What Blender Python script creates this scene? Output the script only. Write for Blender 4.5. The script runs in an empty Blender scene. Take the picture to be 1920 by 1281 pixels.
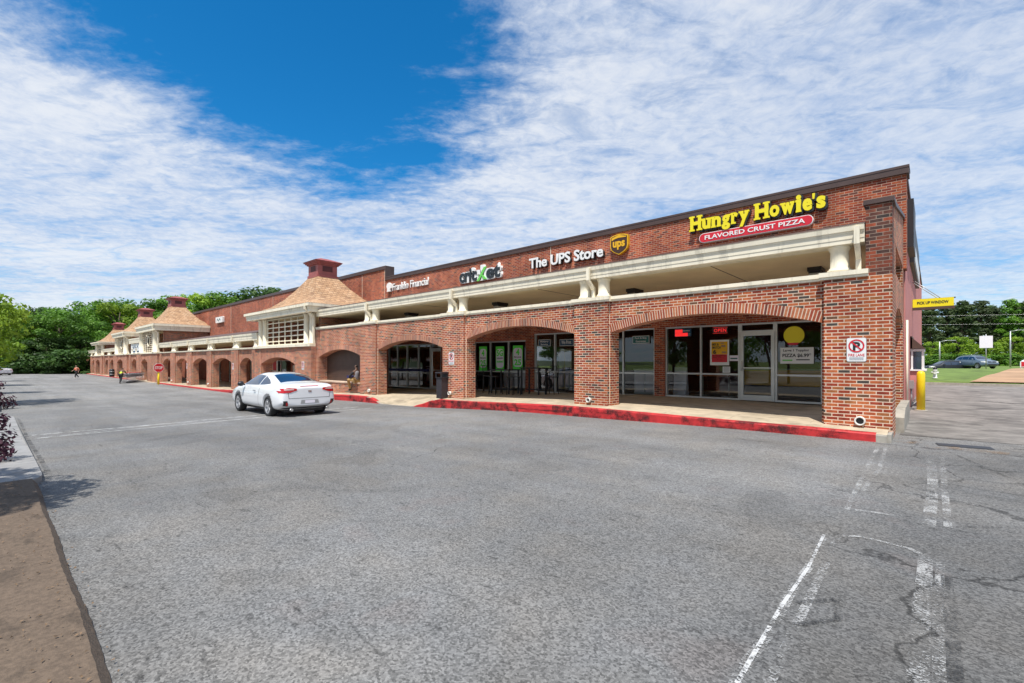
import bpy, bmesh, math, random
from mathutils import Vector, Matrix, noise
from mathutils.bvhtree import BVHTree
R = math.radians
sc = bpy.context.scene
col = sc.collection
# ------------------------------------------------------------------ camera
cam_d = bpy.data.cameras.new("camera"); cam = bpy.data.objects.new("camera", cam_d); col.objects.link(cam)
cam.location = (0, 0, 1.8); cam.rotation_euler = (R(90), 0, R(42.05))
cam_d.sensor_width = 36; cam_d.lens = 16.41; cam_d.shift_y = 0.019; cam_d.clip_start = .05; cam_d.clip_end = 3000
sc.camera = cam
# ------------------------------------------------------------------ sun and sky
SUN = Vector((.40 * math.cos(R(65)), -.916 * math.cos(R(65)), math.sin(R(65)))).normalized()
sl = bpy.data.lights.new("sun", 'SUN'); sl.energy = 4.6; sl.angle = R(.6); sl.color = (1, .955, .88)
so = bpy.data.objects.new("sun", sl); col.objects.link(so); so.rotation_euler = SUN.to_track_quat('Z', 'Y').to_euler()
w = bpy.data.worlds.new("World"); sc.world = w; w.use_nodes = True
vs = sc.view_settings; vs.view_transform = 'Standard'; vs.look = 'None'; vs.exposure = 0.25; vs.gamma = 1
vs.use_curve_mapping = False

class NT:
    """small helper to write node trees"""
    def __init__(s, tree): s.t = tree; s.n = tree.nodes; s.l = tree.links
    def node(s, typ, ins=None, **kw):
        nd = s.n.new(typ)
        for k, v in kw.items(): setattr(nd, k, v)
        for k, v in (ins or {}).items(): s.put(nd.inputs[k], v)
        return nd
    def put(s, sock, v):
        if isinstance(v, bpy.types.NodeSocket): s.l.new(v, sock)
        elif isinstance(v, bpy.types.Node): s.l.new(v.outputs[0], sock)
        else: sock.default_value = v
    def math(s, op, a, b=0.0, c=None, clamp=False):
        nd = s.node('ShaderNodeMath', operation=op, use_clamp=clamp); s.put(nd.inputs[0], a); s.put(nd.inputs[1], b)
        if c is not None: s.put(nd.inputs[2], c)
        return nd.outputs[0]
    def mixc(s, f, a, b, mode='MIX'):
        nd = s.node('ShaderNodeMix', data_type='RGBA', blend_type=mode)
        s.put(nd.inputs[0], f); s.put(nd.inputs[6], a); s.put(nd.inputs[7], b); return nd.outputs[2]
    def ramp(s, f, stops, interp='LINEAR'):
        nd = s.node('ShaderNodeValToRGB'); cr = nd.color_ramp; cr.interpolation = interp
        while len(cr.elements) < len(stops): cr.elements.new(.5)
        for e, (p, c) in zip(cr.elements, stops):
            e.position = p; e.color = (*c, 1) if isinstance(c, tuple) else (c, c, c, 1)
        s.put(nd.inputs[0], f); return nd.outputs[0]
    def noise(s, vec, scale, detail=4, rough=.55, dist=0.0):
        nd = s.node('ShaderNodeTexNoise', {'Scale': scale, 'Detail': detail, 'Roughness': rough, 'Distortion': dist})
        if vec is not None: s.put(nd.inputs['Vector'], vec)
        return nd.outputs['Fac']
    def mapr(s, v, a, b, c=0.0, d=1.0):
        nd = s.node('ShaderNodeMapRange', interpolation_type='SMOOTHSTEP')
        for i, q in enumerate((v, a, b, c, d)): s.put(nd.inputs[i], q)
        return nd.outputs[0]

def build_sky():
    t = NT(w.node_tree); t.n.clear()
    sky = t.node('ShaderNodeTexSky', sky_type='NISHITA', sun_disc=False, sun_elevation=R(65), sun_rotation=R(156.4),
                 altitude=300, air_density=1.0, dust_density=.6, ozone_density=2.2)
    # deepen the blue a little (polarised, contrasty sky)
    hs0 = t.mixc(1.0, sky.outputs[0], (.58, 1.16, 1.48, 1), 'MULTIPLY')
    hs = t.node('ShaderNodeHueSaturation', {'Saturation': 1.12, 'Value': 1.0, 'Color': hs0})
    tc = t.node('ShaderNodeTexCoord')
    sep = t.node('ShaderNodeSeparateXYZ', {0: tc.outputs['Generated']})
    dx, dy, dz = sep.outputs
    ps = R(42.05); c_, s_ = math.cos(ps), math.sin(ps)
    fx = t.math('ADD', t.math('MULTIPLY', dx, c_), t.math('MULTIPLY', dy, s_))
    fy = t.math('SUBTRACT', t.math('MULTIPLY', dy, c_), t.math('MULTIPLY', dx, s_))
    den = t.math('ADD', t.math('MAXIMUM', dz, 0.0), .10)
    px = t.math('DIVIDE', fx, den); py = t.math('DIVIDE', fy, den)          # cloud layer plane
    P = t.node('ShaderNodeCombineXYZ', {0: px, 1: py, 2: 0.0}).outputs[0]
    # streaky large pattern: the layer is combed along one direction
    mp = t.node('ShaderNodeMapping', {'Vector': P, 'Rotation': (0, 0, R(28)), 'Scale': (.72, 1.35, 1)})
    big = t.noise(mp, 1.35, 7, .62, .35)
    mp2 = t.node('ShaderNodeMapping', {'Vector': P, 'Rotation': (0, 0, R(-22)), 'Scale': (1.0, 1.9, 1)})
    rip = t.noise(mp2, 7.5, 5, .62, .35)
    fine = t.noise(P, 17.0, 5, .66, .5)
    # clear gap in the layer: an uneven ellipse
    wob = t.math('MULTIPLY', t.math('SUBTRACT', t.noise(mp, 2.6, 7, .66, .5), .5), 1.5)
    ex = t.math('DIVIDE', t.math('ADD', px, .585), .57)
    ey = t.math('DIVIDE', t.math('SUBTRACT', py, .85), 1.12)
    rad = t.math('SQRT', t.math('ADD', t.math('MULTIPLY', ex, ex), t.math('MULTIPLY', ey, ey)))
    edge = t.math('ADD', rad, wob)
    cov = t.mapr(edge, .45, 1.70)
    dens = t.math('ADD', t.math('ADD', t.math('MULTIPLY', big, .80), t.math('MULTIPLY', rip, .42)), t.math('MULTIPLY', fine, .25))
    thr = t.math('SUBTRACT', 1.12, t.math('MULTIPLY', cov, .60))
    m = t.math('SUBTRACT', dens, thr)
    mask = t.mapr(m, -.30, .27)
    # a thin veil low over the horizon
    low = t.mapr(dz, .04, .34, .60, 0.0)
    mask = t.math('MAXIMUM', mask, t.math('MULTIPLY', low, t.mapr(rip, .25, .65, .45, 1.0)))
    # the veil is thinner to the right of the gap
    thin = t.mapr(px, -.1, 1.1, .92, .80)
    holes = t.mapr(t.noise(mp2, 3.0, 6, .65, .9), .30, .52, .62, 1.0)
    mask = t.math('MULTIPLY', t.math('MULTIPLY', mask, thin), holes)
    shade = t.mapr(t.math('ADD', t.math('MULTIPLY', big, .6), t.math('MULTIPLY', fine, .4)), .34, .66)
    cc = t.mixc(shade, (5.0, 5.9, 7.6, 1), (7.7, 8.0, 8.5, 1))
    c = t.mixc(mask, hs.outputs[0], cc)
    # warm grey below the horizon
    bg = t.node('ShaderNodeBackground', {'Color': c, 'Strength': .094})
    out = t.node('ShaderNodeOutputWorld'); t.l.new(bg.outputs[0], out.inputs[0])
build_sky()

# ------------------------------------------------------------------ materials
M = {}
def mat(name, base=(.5, .5, .5), rough=.6, metal=0.0, streak=0.0, axis=(5, 5, .5), var=0.0, vscale=3.0, emis=None, bump=0.0, bscale=40, spec=.5, coat=0.0):
    m = bpy.data.materials.new(name); m.use_nodes = True; t = NT(m.node_tree); b = t.n['Principled BSDF']
    b.inputs['Base Color'].default_value = (*base, 1); b.inputs['Roughness'].default_value = rough
    b.inputs['Metallic'].default_value = metal; b.inputs['Specular IOR Level'].default_value = spec
    b.inputs['Coat Weight'].default_value = coat
    pos = t.node('ShaderNodeNewGeometry').outputs['Position']
    if var:
        n = t.noise(pos, vscale, 6, .62)
        k = t.mapr(n, .3, .7, 1 - var, 1 + var)
        if streak:
            mp = t.node('ShaderNodeMapping', {'Vector': pos, 'Scale': axis}); k = t.math('MULTIPLY', k, t.mapr(t.noise(mp, 1.0, 6, .68), .52, .64, 1.0, 1 - streak))
        mm = t.node('ShaderNodeVectorMath', {0: base, 1: (1, 1, 1)}, operation='MULTIPLY')
        kk = t.node('ShaderNodeCombineXYZ', {0: k, 1: k, 2: k}); t.l.new(kk.outputs[0], mm.inputs[1])
        t.l.new(mm.outputs[0], b.inputs['Base Color'])
    if bump:
        bp = t.node('ShaderNodeBump', {'Strength': bump, 'Distance': .01, 'Height': t.noise(pos, bscale, 5)})
        t.l.new(bp.outputs[0], b.inputs['Normal'])
    if emis:
        b.inputs['Emission Color'].default_value = (*emis[0], 1); b.inputs['Emission Strength'].default_value = emis[1]
    M[name] = m; return m

def brick_mat(name, palette, mortar, bw=.203, rh=.0677, ms=.0075, uv=False, rough=.85, dirt=.22, bump=.4, offs=.5):
    m = bpy.data.materials.new(name); m.use_nodes = True; t = NT(m.node_tree); b = t.n['Principled BSDF']
    g = t.node('ShaderNodeNewGeometry'); pos = g.outputs['Position']
    if uv:
        vec = t.node('ShaderNodeUVMap', uv_map='UVMap').outputs[0]
    else:
        sp = t.node('ShaderNodeSeparateXYZ', {0: pos}); sn = t.node('ShaderNodeSeparateXYZ', {0: g.outputs['True Normal']})
        side = t.math('GREATER_THAN', t.math('ABSOLUTE', sn.outputs[0]), t.math('ABSOLUTE', sn.outputs[1]))
        flat = t.math('GREATER_THAN', t.math('ABSOLUTE', sn.outputs[2]), .9)
        u = t.math('ADD', t.math('MULTIPLY', sp.outputs[0], t.math('SUBTRACT', 1, side)), t.math('MULTIPLY', sp.outputs[1], side))
        v = t.math('ADD', t.math('MULTIPLY', sp.outputs[2], t.math('SUBTRACT', 1, flat)), t.math('MULTIPLY', sp.outputs[1], flat))
        vec = t.node('ShaderNodeCombineXYZ', {0: u, 1: v, 2: 0.0}).outputs[0]
    br = t.node('ShaderNodeTexBrick', {'Vector': vec, 'Color1': (0, 0, 0, 1), 'Color2': (1, 1, 1, 1), 'Mortar': (.5, .5, .5, 1), 'Scale': 1.0,
                'Mortar Size': ms, 'Mortar Smooth': .1, 'Bias': 0.0, 'Brick Width': bw, 'Row Height': rh}, offset=offs)
    c = t.ramp(br.outputs['Color'], palette, 'CONSTANT')
    n1 = t.noise(pos, 14.0, 5, .6); n2 = t.noise(pos, .55, 6, .6)
    mps = t.node('ShaderNodeMapping', {'Vector': pos, 'Scale': (2.6, 2.6, .28)})
    k = t.math('MULTIPLY', t.mapr(n1, .3, .7, .82, 1.18), t.mapr(n2, .3, .7, 1 - dirt, 1 + dirt * .6))
    k = t.math('MULTIPLY', k, t.mapr(t.noise(mps, 1.0, 5, .62), .36, .60, .88, 1.12))
    kk = t.node('ShaderNodeCombineXYZ', {0: k, 1: k, 2: k})
    mo = t.mixc(t.mapr(n1, .35, .7), (*mortar, 1), (*[q * .72 for q in mortar], 1))
    c = t.mixc(br.outputs['Fac'], c, mo)
    mm = t.node('ShaderNodeVectorMath', {0: c, 1: kk.outputs[0]}, operation='MULTIPLY')
    t.l.new(mm.outputs[0], b.inputs['Base Color']); b.inputs['Roughness'].default_value = rough
    b.inputs['Specular IOR Level'].default_value = .25
    h = t.math('ADD', t.math('MULTIPLY', t.math('SUBTRACT', 1, br.outputs['Fac']), .8), t.math('MULTIPLY', n1, .35))
    bp = t.node('ShaderNodeBump', {'Strength': bump, 'Distance': .008, 'Height': h}); t.l.new(bp.outputs[0], b.inputs['Normal'])
    M[name] = m; return m

PAL = [(0, (.36, .070, .028)), (.16, (.42, .105, .036)), (.32, (.29, .048, .022)), (.46, (.44, .125, .045)), (.58, (.23, .038, .020)),
       (.70, (.37, .085, .032)), (.80, (.14, .070, .040)), (.86, (.34, .120, .042)), (.93, (.070, .058, .050))]
brick_mat('brick', PAL, (.76, .58, .44), ms=.0085)
brick_mat('stained_brick', [(0, (.20, .050, .030)), (.2, (.11, .045, .034)), (.4, (.26, .060, .030)), (.6, (.07, .038, .032)), (.8, (.17, .055, .034)), (.92, (.045, .035, .032))], (.30, .22, .17), ms=.006, dirt=.35)
PAL2 = [(0, (.33, .062, .028)), (.25, (.38, .088, .036)), (.45, (.27, .050, .026)), (.65, (.40, .105, .044)), (.82, (.22, .042, .026)), (.92, (.14, .050, .036))]
brick_mat('wall_brick', PAL2, (.56, .38, .28), ms=.0065, dirt=.28)
brick_mat('arch_brick', [(0, (.36, .085, .040)), (.3, (.44, .14, .065)), (.55, (.30, .065, .036)), (.8, (.47, .17, .08)), (.93, (.19, .06, .045))],
          (.76, .58, .44), bw=.0677, rh=.5, ms=.0105, uv=True, offs=0.0)
brick_mat('shingle', [(0, (.44, .27, .15)), (.2, (.49, .31, .18)), (.4, (.41, .25, .14)), (.6, (.50, .33, .20)), (.8, (.45, .28, .16)), (.93, (.36, .22, .13))],
          (.24, .13, .08), bw=.30, rh=.135, ms=.013, dirt=.05, bump=.8)
mat('cream', (.86, .78, .61), .5, streak=.20, var=.06, vscale=1.6)
mat('soffit', (.86, .72, .46), .7, var=.08, vscale=.8)
mat('coping', (.075, .045, .038), .45, var=.12)
mat('roof_metal', (.13, .085, .07), .6, var=.15)
mat('pink_stucco', (.56, .22, .20), .85, var=.09, vscale=2.2, bump=.3, bscale=120)
mat('cupola_paint', (.34, .095, .085), .55, var=.14)
mat('cupola_dark', (.10, .022, .022), .6, var=.2)
mat('concrete_walk', (.46, .38, .27), .85, streak=.3, axis=(.8, 1.2, 1), var=.16, vscale=2.6, bump=.3, bscale=90)
mat('concrete_kerb', (.36, .33, .28), .85, streak=.35, axis=(2, 2, 1), var=.18, vscale=3.5, bump=.3)
mat('red_paint', (.52, .026, .028), .6, streak=.82, axis=(.9, 9, 14), var=.22, vscale=6)
mat('alu', (.60, .60, .57), .38, .55, var=.05)
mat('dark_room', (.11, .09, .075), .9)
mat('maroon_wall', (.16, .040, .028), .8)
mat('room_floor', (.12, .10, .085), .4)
mat('brown_metal', (.085, .048, .034), .55, var=.12)
mat('black_paint', (.022, .02, .022), .45)
mat('bin_plastic', (.035, .03, .034), .5, var=.2)
mat('white_paint', (.78, .78, .76), .45)
mat('sign_white', (.82, .82, .80), .4)
mat('sign_red', (.62, .018, .035), .35)
mat('sign_yellow', (.85, .72, .015), .35)
mat('sign_gold', (.80, .44, .01), .35)
mat('sign_brown', (.055, .022, .012), .4)
mat('sign_green', (.16, .60, .10), .35)
mat('sign_dark', (.02, .026, .03), .4)
mat('poster_green', (.10, .80, .07), .5)
mat('poster_lav', (.84, .80, .88), .5)
mat('teal_sign', (.01, .13, .13), .5)
mat('blue_sign', (.01, .06, .13), .5)
mat('neon_red', (.7, .02, .02), .4, emis=((1, .03, .03), .7))
mat('safety_yellow', (.85, .62, .01), .4, var=.05)
mat('galv', (.45, .45, .46), .4, .6)
mat('white_rubber', (.70, .69, .64), .6)
mat('grass', (.125, .185, .033), .95, var=.35, vscale=.9, bump=.6, bscale=20)
mat('forest_floor', (.035, .055, .018), 1, var=.4, vscale=.6)
mat('dirt_bank', (.42, .26, .15), .95, var=.2, vscale=.5)
mat('mulch', (.130, .094, .066), .95, streak=.35, axis=(2, 4, 1), var=.22, vscale=30, bump=.6, bscale=90)
mat('litter', (.17, .11, .065), .9, var=.6, vscale=25)
mat('trunk', (.10, .075, .055), .9, var=.25, vscale=4)
mat('orange_bench', (.45, .13, .02), .5)
mat('table_white', (.55, .52, .48), .5)
mat('wire', (.30, .30, .32), .35, .8)
mat('skin_dark', (.13, .065, .04), .55)
mat('skin_light', (.42, .24, .17), .55)
mat('khaki', (.44, .27, .10), .85, var=.1)
mat('shirt_grey', (.26, .24, .25), .9, var=.1)
mat('sleeve_black', (.03, .03, .035), .9)
mat('black_cloth', (.02, .02, .023), .9)
mat('vest_lime', (.60, .80, .03), .7)
mat('green_sleeve', (.05, .16, .03), .85)
mat('orange_shirt', (.75, .22, .12), .8)
mat('blue_towel', (.03, .03, .12), .9)
mat('hair', (.015, .012, .01), .8)
mat('tyre', (.018, .018, .019), .75)
mat('rim', (.42, .42, .43), .35, .3)
mat('pad_concrete', (.27, .265, .26), .85, streak=.3, axis=(2, 2, 1), var=.15, vscale=3, bump=.3)
mat('drive_concrete', (.20, .185, .17), .85, streak=.5, axis=(.5, .8, 1), var=.34, vscale=1.6, bump=.3)
mat('car_white', (.78, .79, .81), .22, coat=1.0)
mat('car_grey', (.14, .19, .25), .28, coat=.6, metal=.3)
mat('car_dark', (.012, .014, .018), .4, coat=.15)
mat('car_glass', (.015, .028, .055), .06, spec=.9, coat=.6)
mat('tail_red', (.50, .008, .012), .18, coat=.5)
mat('tail_clear', (.62, .40, .38), .18, coat=.5)
mat('chrome', (.6, .6, .6), .15, 1)
mat('lamp_glass', (.6, .6, .55), .3)
mat('purple_leaf', (.055, .012, .028), .7, var=.4, vscale=9)

def leaf_mat(name, c1, c2, c3):
    m = bpy.data.materials.new(name); m.use_nodes = True; t = NT(m.node_tree); b = t.n['Principled BSDF']
    pos = t.node('ShaderNodeNewGeometry').outputs['Position']; oi = t.node('ShaderNodeObjectInfo')
    n = t.noise(pos, .55, 3, .6); n2 = t.noise(pos, 6.0, 3, .6)
    f = t.math('ADD', t.math('MULTIPLY', n, .6), t.math('MULTIPLY', n2, .4))
    c = t.ramp(f, [(.34, c1), (.5, c2), (.66, c3)])
    k = t.mapr(oi.outputs['Random'], 0, 1, .78, 1.25); kk = t.node('ShaderNodeCombineXYZ', {0: k, 1: k, 2: k})
    mm = t.node('ShaderNodeVectorMath', {0: c, 1: kk.outputs[0]}, operation='MULTIPLY')
    t.l.new(mm.outputs[0], b.inputs['Base Color']); b.inputs['Roughness'].default_value = .6
    tr = t.node('ShaderNodeBsdfTranslucent'); t.l.new(mm.outputs[0], tr.inputs[0])
    mx = t.node('ShaderNodeMixShader', {0: .40}); t.l.new(b.outputs[0], mx.inputs[1]); t.l.new(tr.outputs[0], mx.inputs[2])
    t.l.new(mx.outputs[0], t.n['Material Output'].inputs[0]); M[name] = m
leaf_mat('leaf_bright', (.095, .180, .012), (.23, .37, .022), (.36, .47, .035))
leaf_mat('leaf_mid', (.045, .125, .012), (.115, .260, .022), (.19, .36, .03))
leaf_mat('leaf_dark', (.022, .060, .012), (.050, .115, .018), (.09, .17, .026))
leaf_mat('leaf_pine', (.022, .048, .014), (.055, .090, .026), (.11, .14, .04))

def glass_mat():
    m = bpy.data.materials.new('shop_glass'); m.use_nodes = True; t = NT(m.node_tree)
    tr = t.node('ShaderNodeBsdfTransparent', {'Color': (.74, .77, .75, 1)})
    gl = t.node('ShaderNodeBsdfGlossy', {'Color': (.9, .9, .9, 1), 'Roughness': .01})
    fr = t.node('ShaderNodeFresnel', {'IOR': 1.5}); f = t.math('ADD', t.math('MULTIPLY', fr.outputs[0], 1.5), .03, clamp=True)
    mx = t.node('ShaderNodeMixShader', {0: f}); t.l.new(tr.outputs[0], mx.inputs[1]); t.l.new(gl.outputs[0], mx.inputs[2])
    t.l.new(mx.outputs[0], t.n['Material Output'].inputs[0]); M['glass'] = m
glass_mat()

def asphalt_mat():
    m = bpy.data.materials.new('asphalt'); m.use_nodes = True; t = NT(m.node_tree); b = t.n['Principled BSDF']
    pos = t.node('ShaderNodeNewGeometry').outputs['Position']
    sp = t.node('ShaderNodeSeparateXYZ', {0: pos}); X, Y = sp.outputs[0], sp.outputs[1]
    grit = t.node('ShaderNodeTexVoronoi', {'Vector': pos, 'Scale': 85.0}).outputs['Color']
    gr = t.node('ShaderNodeSeparateColor', {0: grit}).outputs[0]
    g2 = t.noise(pos, 190.0, 2, .6); g3 = t.noise(pos, 34.0, 4, .7)
    big = t.noise(pos, .22, 5, .6); mid = t.noise(pos, 1.3, 5, .65, .4)
    # value
    v = t.math('ADD', .160, t.math('MULTIPLY', t.math('SUBTRACT', gr, .5), .15))
    v = t.math('ADD', v, t.math('MULTIPLY', t.math('SUBTRACT', g2, .5), .16))
    v = t.math('ADD', v, t.math('MULTIPLY', t.math('SUBTRACT', g3, .5), .09))
    v = t.math('MULTIPLY', v, t.mapr(big, .3, .7, .86, 1.12)); v = t.math('MULTIPLY', v, t.mapr(mid, .25, .75, .92, 1.07))
    # paler towards the shops, and paler still towards the far left
    lane = t.mapr(Y, 3.0, 8.5, 0, 1); far = t.mapr(X, -12, -45, 0, 1)
    v = t.math('MULTIPLY', v, t.math('ADD', 1.0, t.math('MULTIPLY', t.math('MAXIMUM', t.math('MULTIPLY', lane, .5), far), .38)))
    # older dark cracked strip round the corner of the building
    old = t.math('MULTIPLY', t.mapr(X, -1.3, .1, 0, 1), t.mapr(Y, 12.5, 9.0, 0, 1))
    v = t.math('MULTIPLY', v, t.math('SUBTRACT', 1.0, t.math('MULTIPLY', old, .30)))
    # drip spots
    mps_ = t.node('ShaderNodeMapping', {'Vector': pos, 'Rotation': (0, 0, R(35)), 'Scale': (2.0, 5.2, 1)})
    sp1 = t.node('ShaderNodeTexVoronoi', {'Vector': mps_, 'Scale': 1.0, 'Randomness': 1.0}, voronoi_dimensions='2D')
    pick = t.math('GREATER_THAN', t.node('ShaderNodeSeparateColor', {0: sp1.outputs['Color']}).outputs[1], .70)
    spot = t.math('MULTIPLY', t.mapr(t.math('ADD', sp1.outputs['Distance'], t.math('MULTIPLY', g3, .10)), .07, .17, 1, 0), pick)
    v = t.math('MULTIPLY', v, t.math('SUBTRACT', 1.0, t.math('MULTIPLY', spot, .42)))
    # worn wheel tracks along the lane
    mpt = t.node('ShaderNodeMapping', {'Vector': pos, 'Scale': (.05, .75, 1)}); v = t.math('MULTIPLY', v, t.mapr(t.noise(mpt, 1.0, 4, .6, .3), .35, .65, .88, 1.08))
    ptc = t.mapr(t.noise(pos, .55, 3, .5, 1.5), .60, .64); v = t.math('MULTIPLY', v, t.math('SUBTRACT', 1.0, t.math('MULTIPLY', ptc, .13)))
    # long thin smears
    mp = t.node('ShaderNodeMapping', {'Vector': pos, 'Rotation': (0, 0, R(40)), 'Scale': (.7, 5.0, 1)})
    sm = t.mapr(t.noise(mp, 1.6, 5, .7, 1.2), .61, .70); v = t.math('MULTIPLY', v, t.math('SUBTRACT', 1.0, t.math('MULTIPLY', sm, .40)))
    # cracks
    wv = t.node('ShaderNodeTexNoise', {'Vector': pos, 'Scale': 1.6, 'Detail': 4})
    wp = t.node('ShaderNodeVectorMath', {0: wv.outputs['Color'], 'Scale': .7}, operation='SCALE')
    wq = t.node('ShaderNodeVectorMath', {0: pos, 1: wp.outputs[0]}, operation='ADD')
    ck = t.node('ShaderNodeTexVoronoi', {'Vector': wq.outputs[0], 'Scale': .62}, feature='DISTANCE_TO_EDGE').outputs['Distance']
    crk = t.mapr(t.math('ADD', ck, t.math('MULTIPLY', t.math('SUBTRACT', g3, .5), .012)), .002, .011, 1, 0)
    cmask = t.math('MAXIMUM', t.mapr(X, -1.2, -.1, 0, 1), t.mapr(t.noise(pos, .35, 2), .66, .72))
    crk = t.math('MULTIPLY', crk, cmask)
    v = t.math('MULTIPLY', v, t.math('SUBTRACT', 1.0, t.math('MULTIPLY', crk, .55)))
    tint = t.ramp(t.noise(pos, 1.1, 3), [(.35, (1.05, 1.0, .93)), (.5, (1.02, 1.0, .965)), (.62, (1.0, 1.0, .99)), (.72, (1.05, .985, .95))])
    vv = t.node('ShaderNodeCombineXYZ', {0: v, 1: v, 2: v}); mm = t.node('ShaderNodeVectorMath', {0: vv.outputs[0], 1: tint}, operation='MULTIPLY')
    t.l.new(mm.outputs[0], b.inputs['Base Color']); b.inputs['Roughness'].default_value = .82; b.inputs['Specular IOR Level'].default_value = .3
    h = t.math('SUBTRACT', t.math('ADD', t.math('MULTIPLY', gr, .6), t.math('MULTIPLY', g3, .9)), t.math('MULTIPLY', crk, 2.0))
    bp = t.node('ShaderNodeBump', {'Strength': .38, 'Distance': .010, 'Height': h}); t.l.new(bp.outputs[0], b.inputs['Normal'])
    M['asphalt'] = m
asphalt_mat()

def worn_paint(name, colr, keep, op=.58):
    m = bpy.data.materials.new(name); m.use_nodes = True; t = NT(m.node_tree); b = t.n['Principled BSDF']
    pos = t.node('ShaderNodeNewGeometry').outputs['Position']
    b.inputs['Base Color'].default_value = (*colr, 1); b.inputs['Roughness'].default_value = .8
    n = t.math('ADD', t.math('MULTIPLY', t.noise(pos, 70, 3, .7), .55), t.math('MULTIPLY', t.noise(pos, 4.5, 4, .6), .5))
    a = t.mapr(n, keep, keep + .10); tr = t.node('ShaderNodeBsdfTransparent')
    mx = t.node('ShaderNodeMixShader', {0: t.math('MULTIPLY', a, op)}); t.l.new(tr.outputs[0], mx.inputs[1]); t.l.new(b.outputs[0], mx.inputs[2])
    t.l.new(mx.outputs[0], t.n['Material Output'].inputs[0]); M[name] = m
worn_paint('paint_worn', (.55, .55, .54), .52)
worn_paint('paint_lane', (.66, .66, .65), .44, .72)
worn_paint('scuff', (.03, .02, .02), .50, .8)
worn_paint('seal_tar', (.03, .03, .03), .50)
worn_paint('leaf_litter', (.26, .15, .06), .52)

# ------------------------------------------------------------------ mesh helpers
class MB:
    def __init__(s): s.v = []; s.f = []; s.uv = {}; s.sm = []
    def quad(s, pts, uv=None, smooth=False):
        i = len(s.v); s.v += [tuple(p) for p in pts]; s.f.append(tuple(range(i, i + len(pts)))); s.sm.append(smooth)
        if uv: s.uv[len(s.f) - 1] = uv
    def box(s, x0, x1, y0, y1, z0, z1):
        i = len(s.v); s.v += [(x, y, z) for z in (z0, z1) for x, y in ((x0, y0), (x1, y0), (x1, y1), (x0, y1))]
        for f in ((3, 2, 1, 0), (4, 5, 6, 7), (0, 1, 5, 4), (1, 2, 6, 5), (2, 3, 7, 6), (3, 0, 4, 7)):
            s.f.append(tuple(i + k for k in f)); s.sm.append(False)
        return s
    def prism(s, poly, axis, a, b):
        """extrude a 2D polygon along axis: 'y' poly=(x,z), 'x' poly=(y,z), 'z' poly=(x,y)"""
        def P(p, q): return (p[0], q, p[1]) if axis == 'y' else ((q, p[0], p[1]) if axis == 'x' else (p[0], p[1], q))
        n = len(poly); i = len(s.v); s.v += [P(p, a) for p in poly] + [P(p, b) for p in poly]
        s.f.append(tuple(range(i, i + n))); s.f.append(tuple(range(i + 2 * n - 1, i + n - 1, -1))); s.sm += [False, False]
        for k in range(n): s.f.append((i + (k + 1) % n, i + k, i + n + k, i + n + (k + 1) % n)); s.sm.append(False)
        return s
    def tube(s, pts, r, n=8, caps=True, smooth=True):
        pts = [Vector(p) for p in pts]; rr = r if isinstance(r, (list, tuple)) else [r] * len(pts); i0 = len(s.v)
        for k, p in enumerate(pts):
            d = (pts[min(k + 1, len(pts) - 1)] - pts[max(k - 1, 0)]).normalized()
            a = d.orthogonal().normalized() if k == 0 else (a - d * a.dot(d)).normalized()
            bb = d.cross(a)
            for j in range(n):
                q = 2 * math.pi * j / n; s.v.append(tuple(p + (a * math.cos(q) + bb * math.sin(q)) * rr[k]))
        for k in range(len(pts) - 1):
            for j in range(n):
                s.f.append((i0 + k * n + j, i0 + k * n + (j + 1) % n, i0 + (k + 1) * n + (j + 1) % n, i0 + (k + 1) * n + j)); s.sm.append(smooth)
        if caps:
            s.f.append(tuple(i0 + j for j in reversed(range(n)))); s.f.append(tuple(i0 + (len(pts) - 1) * n + j for j in range(n))); s.sm += [False, False]
        return s
    def lathe(s, prof, c=(0, 0, 0), n=20, axis='z', smooth=True):
        """prof = [(r, h)]"""
        i0 = len(s.v)
        for r, h in prof:
            for j in range(n):
                q = 2 * math.pi * j / n; x, y = r * math.cos(q), r * math.sin(q)
                p = (x, y, h) if axis == 'z' else ((x, h, y) if axis == 'y' else (h, x, y))
                s.v.append((p[0] + c[0], p[1] + c[1], p[2] + c[2]))
        for k in range(len(prof) - 1):
            for j in range(n):
                s.f.append((i0 + k * n + j, i0 + k * n + (j + 1) % n, i0 + (k + 1) * n + (j + 1) % n, i0 + (k + 1) * n + j)); s.sm.append(smooth)
        s.f.append(tuple(i0 + j for j in reversed(range(n)))); s.f.append(tuple(i0 + (len(prof) - 1) * n + j for j in range(n))); s.sm += [False, False]
        return s
    def mesh(s, name):
        me = bpy.data.meshes.new(name); me.from_pydata(s.v, [], s.f)
        me.polygons.foreach_set('use_smooth', s.sm)
        if s.uv:
            ul = me.uv_layers.new(name='UVMap')
            for fi, uv in s.uv.items():
                for li, q in zip(me.polygons[fi].loop_indices, uv): ul.data[li].uv = q
        bm = bmesh.new(); bm.from_mesh(me); bmesh.ops.recalc_face_normals(bm, faces=bm.faces); bm.to_mesh(me); bm.free()
        me.update(); return me
    def build(s, name, m, parent=None, loc=None):
        me = s.mesh(name); me.materials.append(M[m]); o = bpy.data.objects.new(name, me); col.objects.link(o)
        if parent: o.parent = parent
        if loc: o.location = loc
        return o

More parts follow.
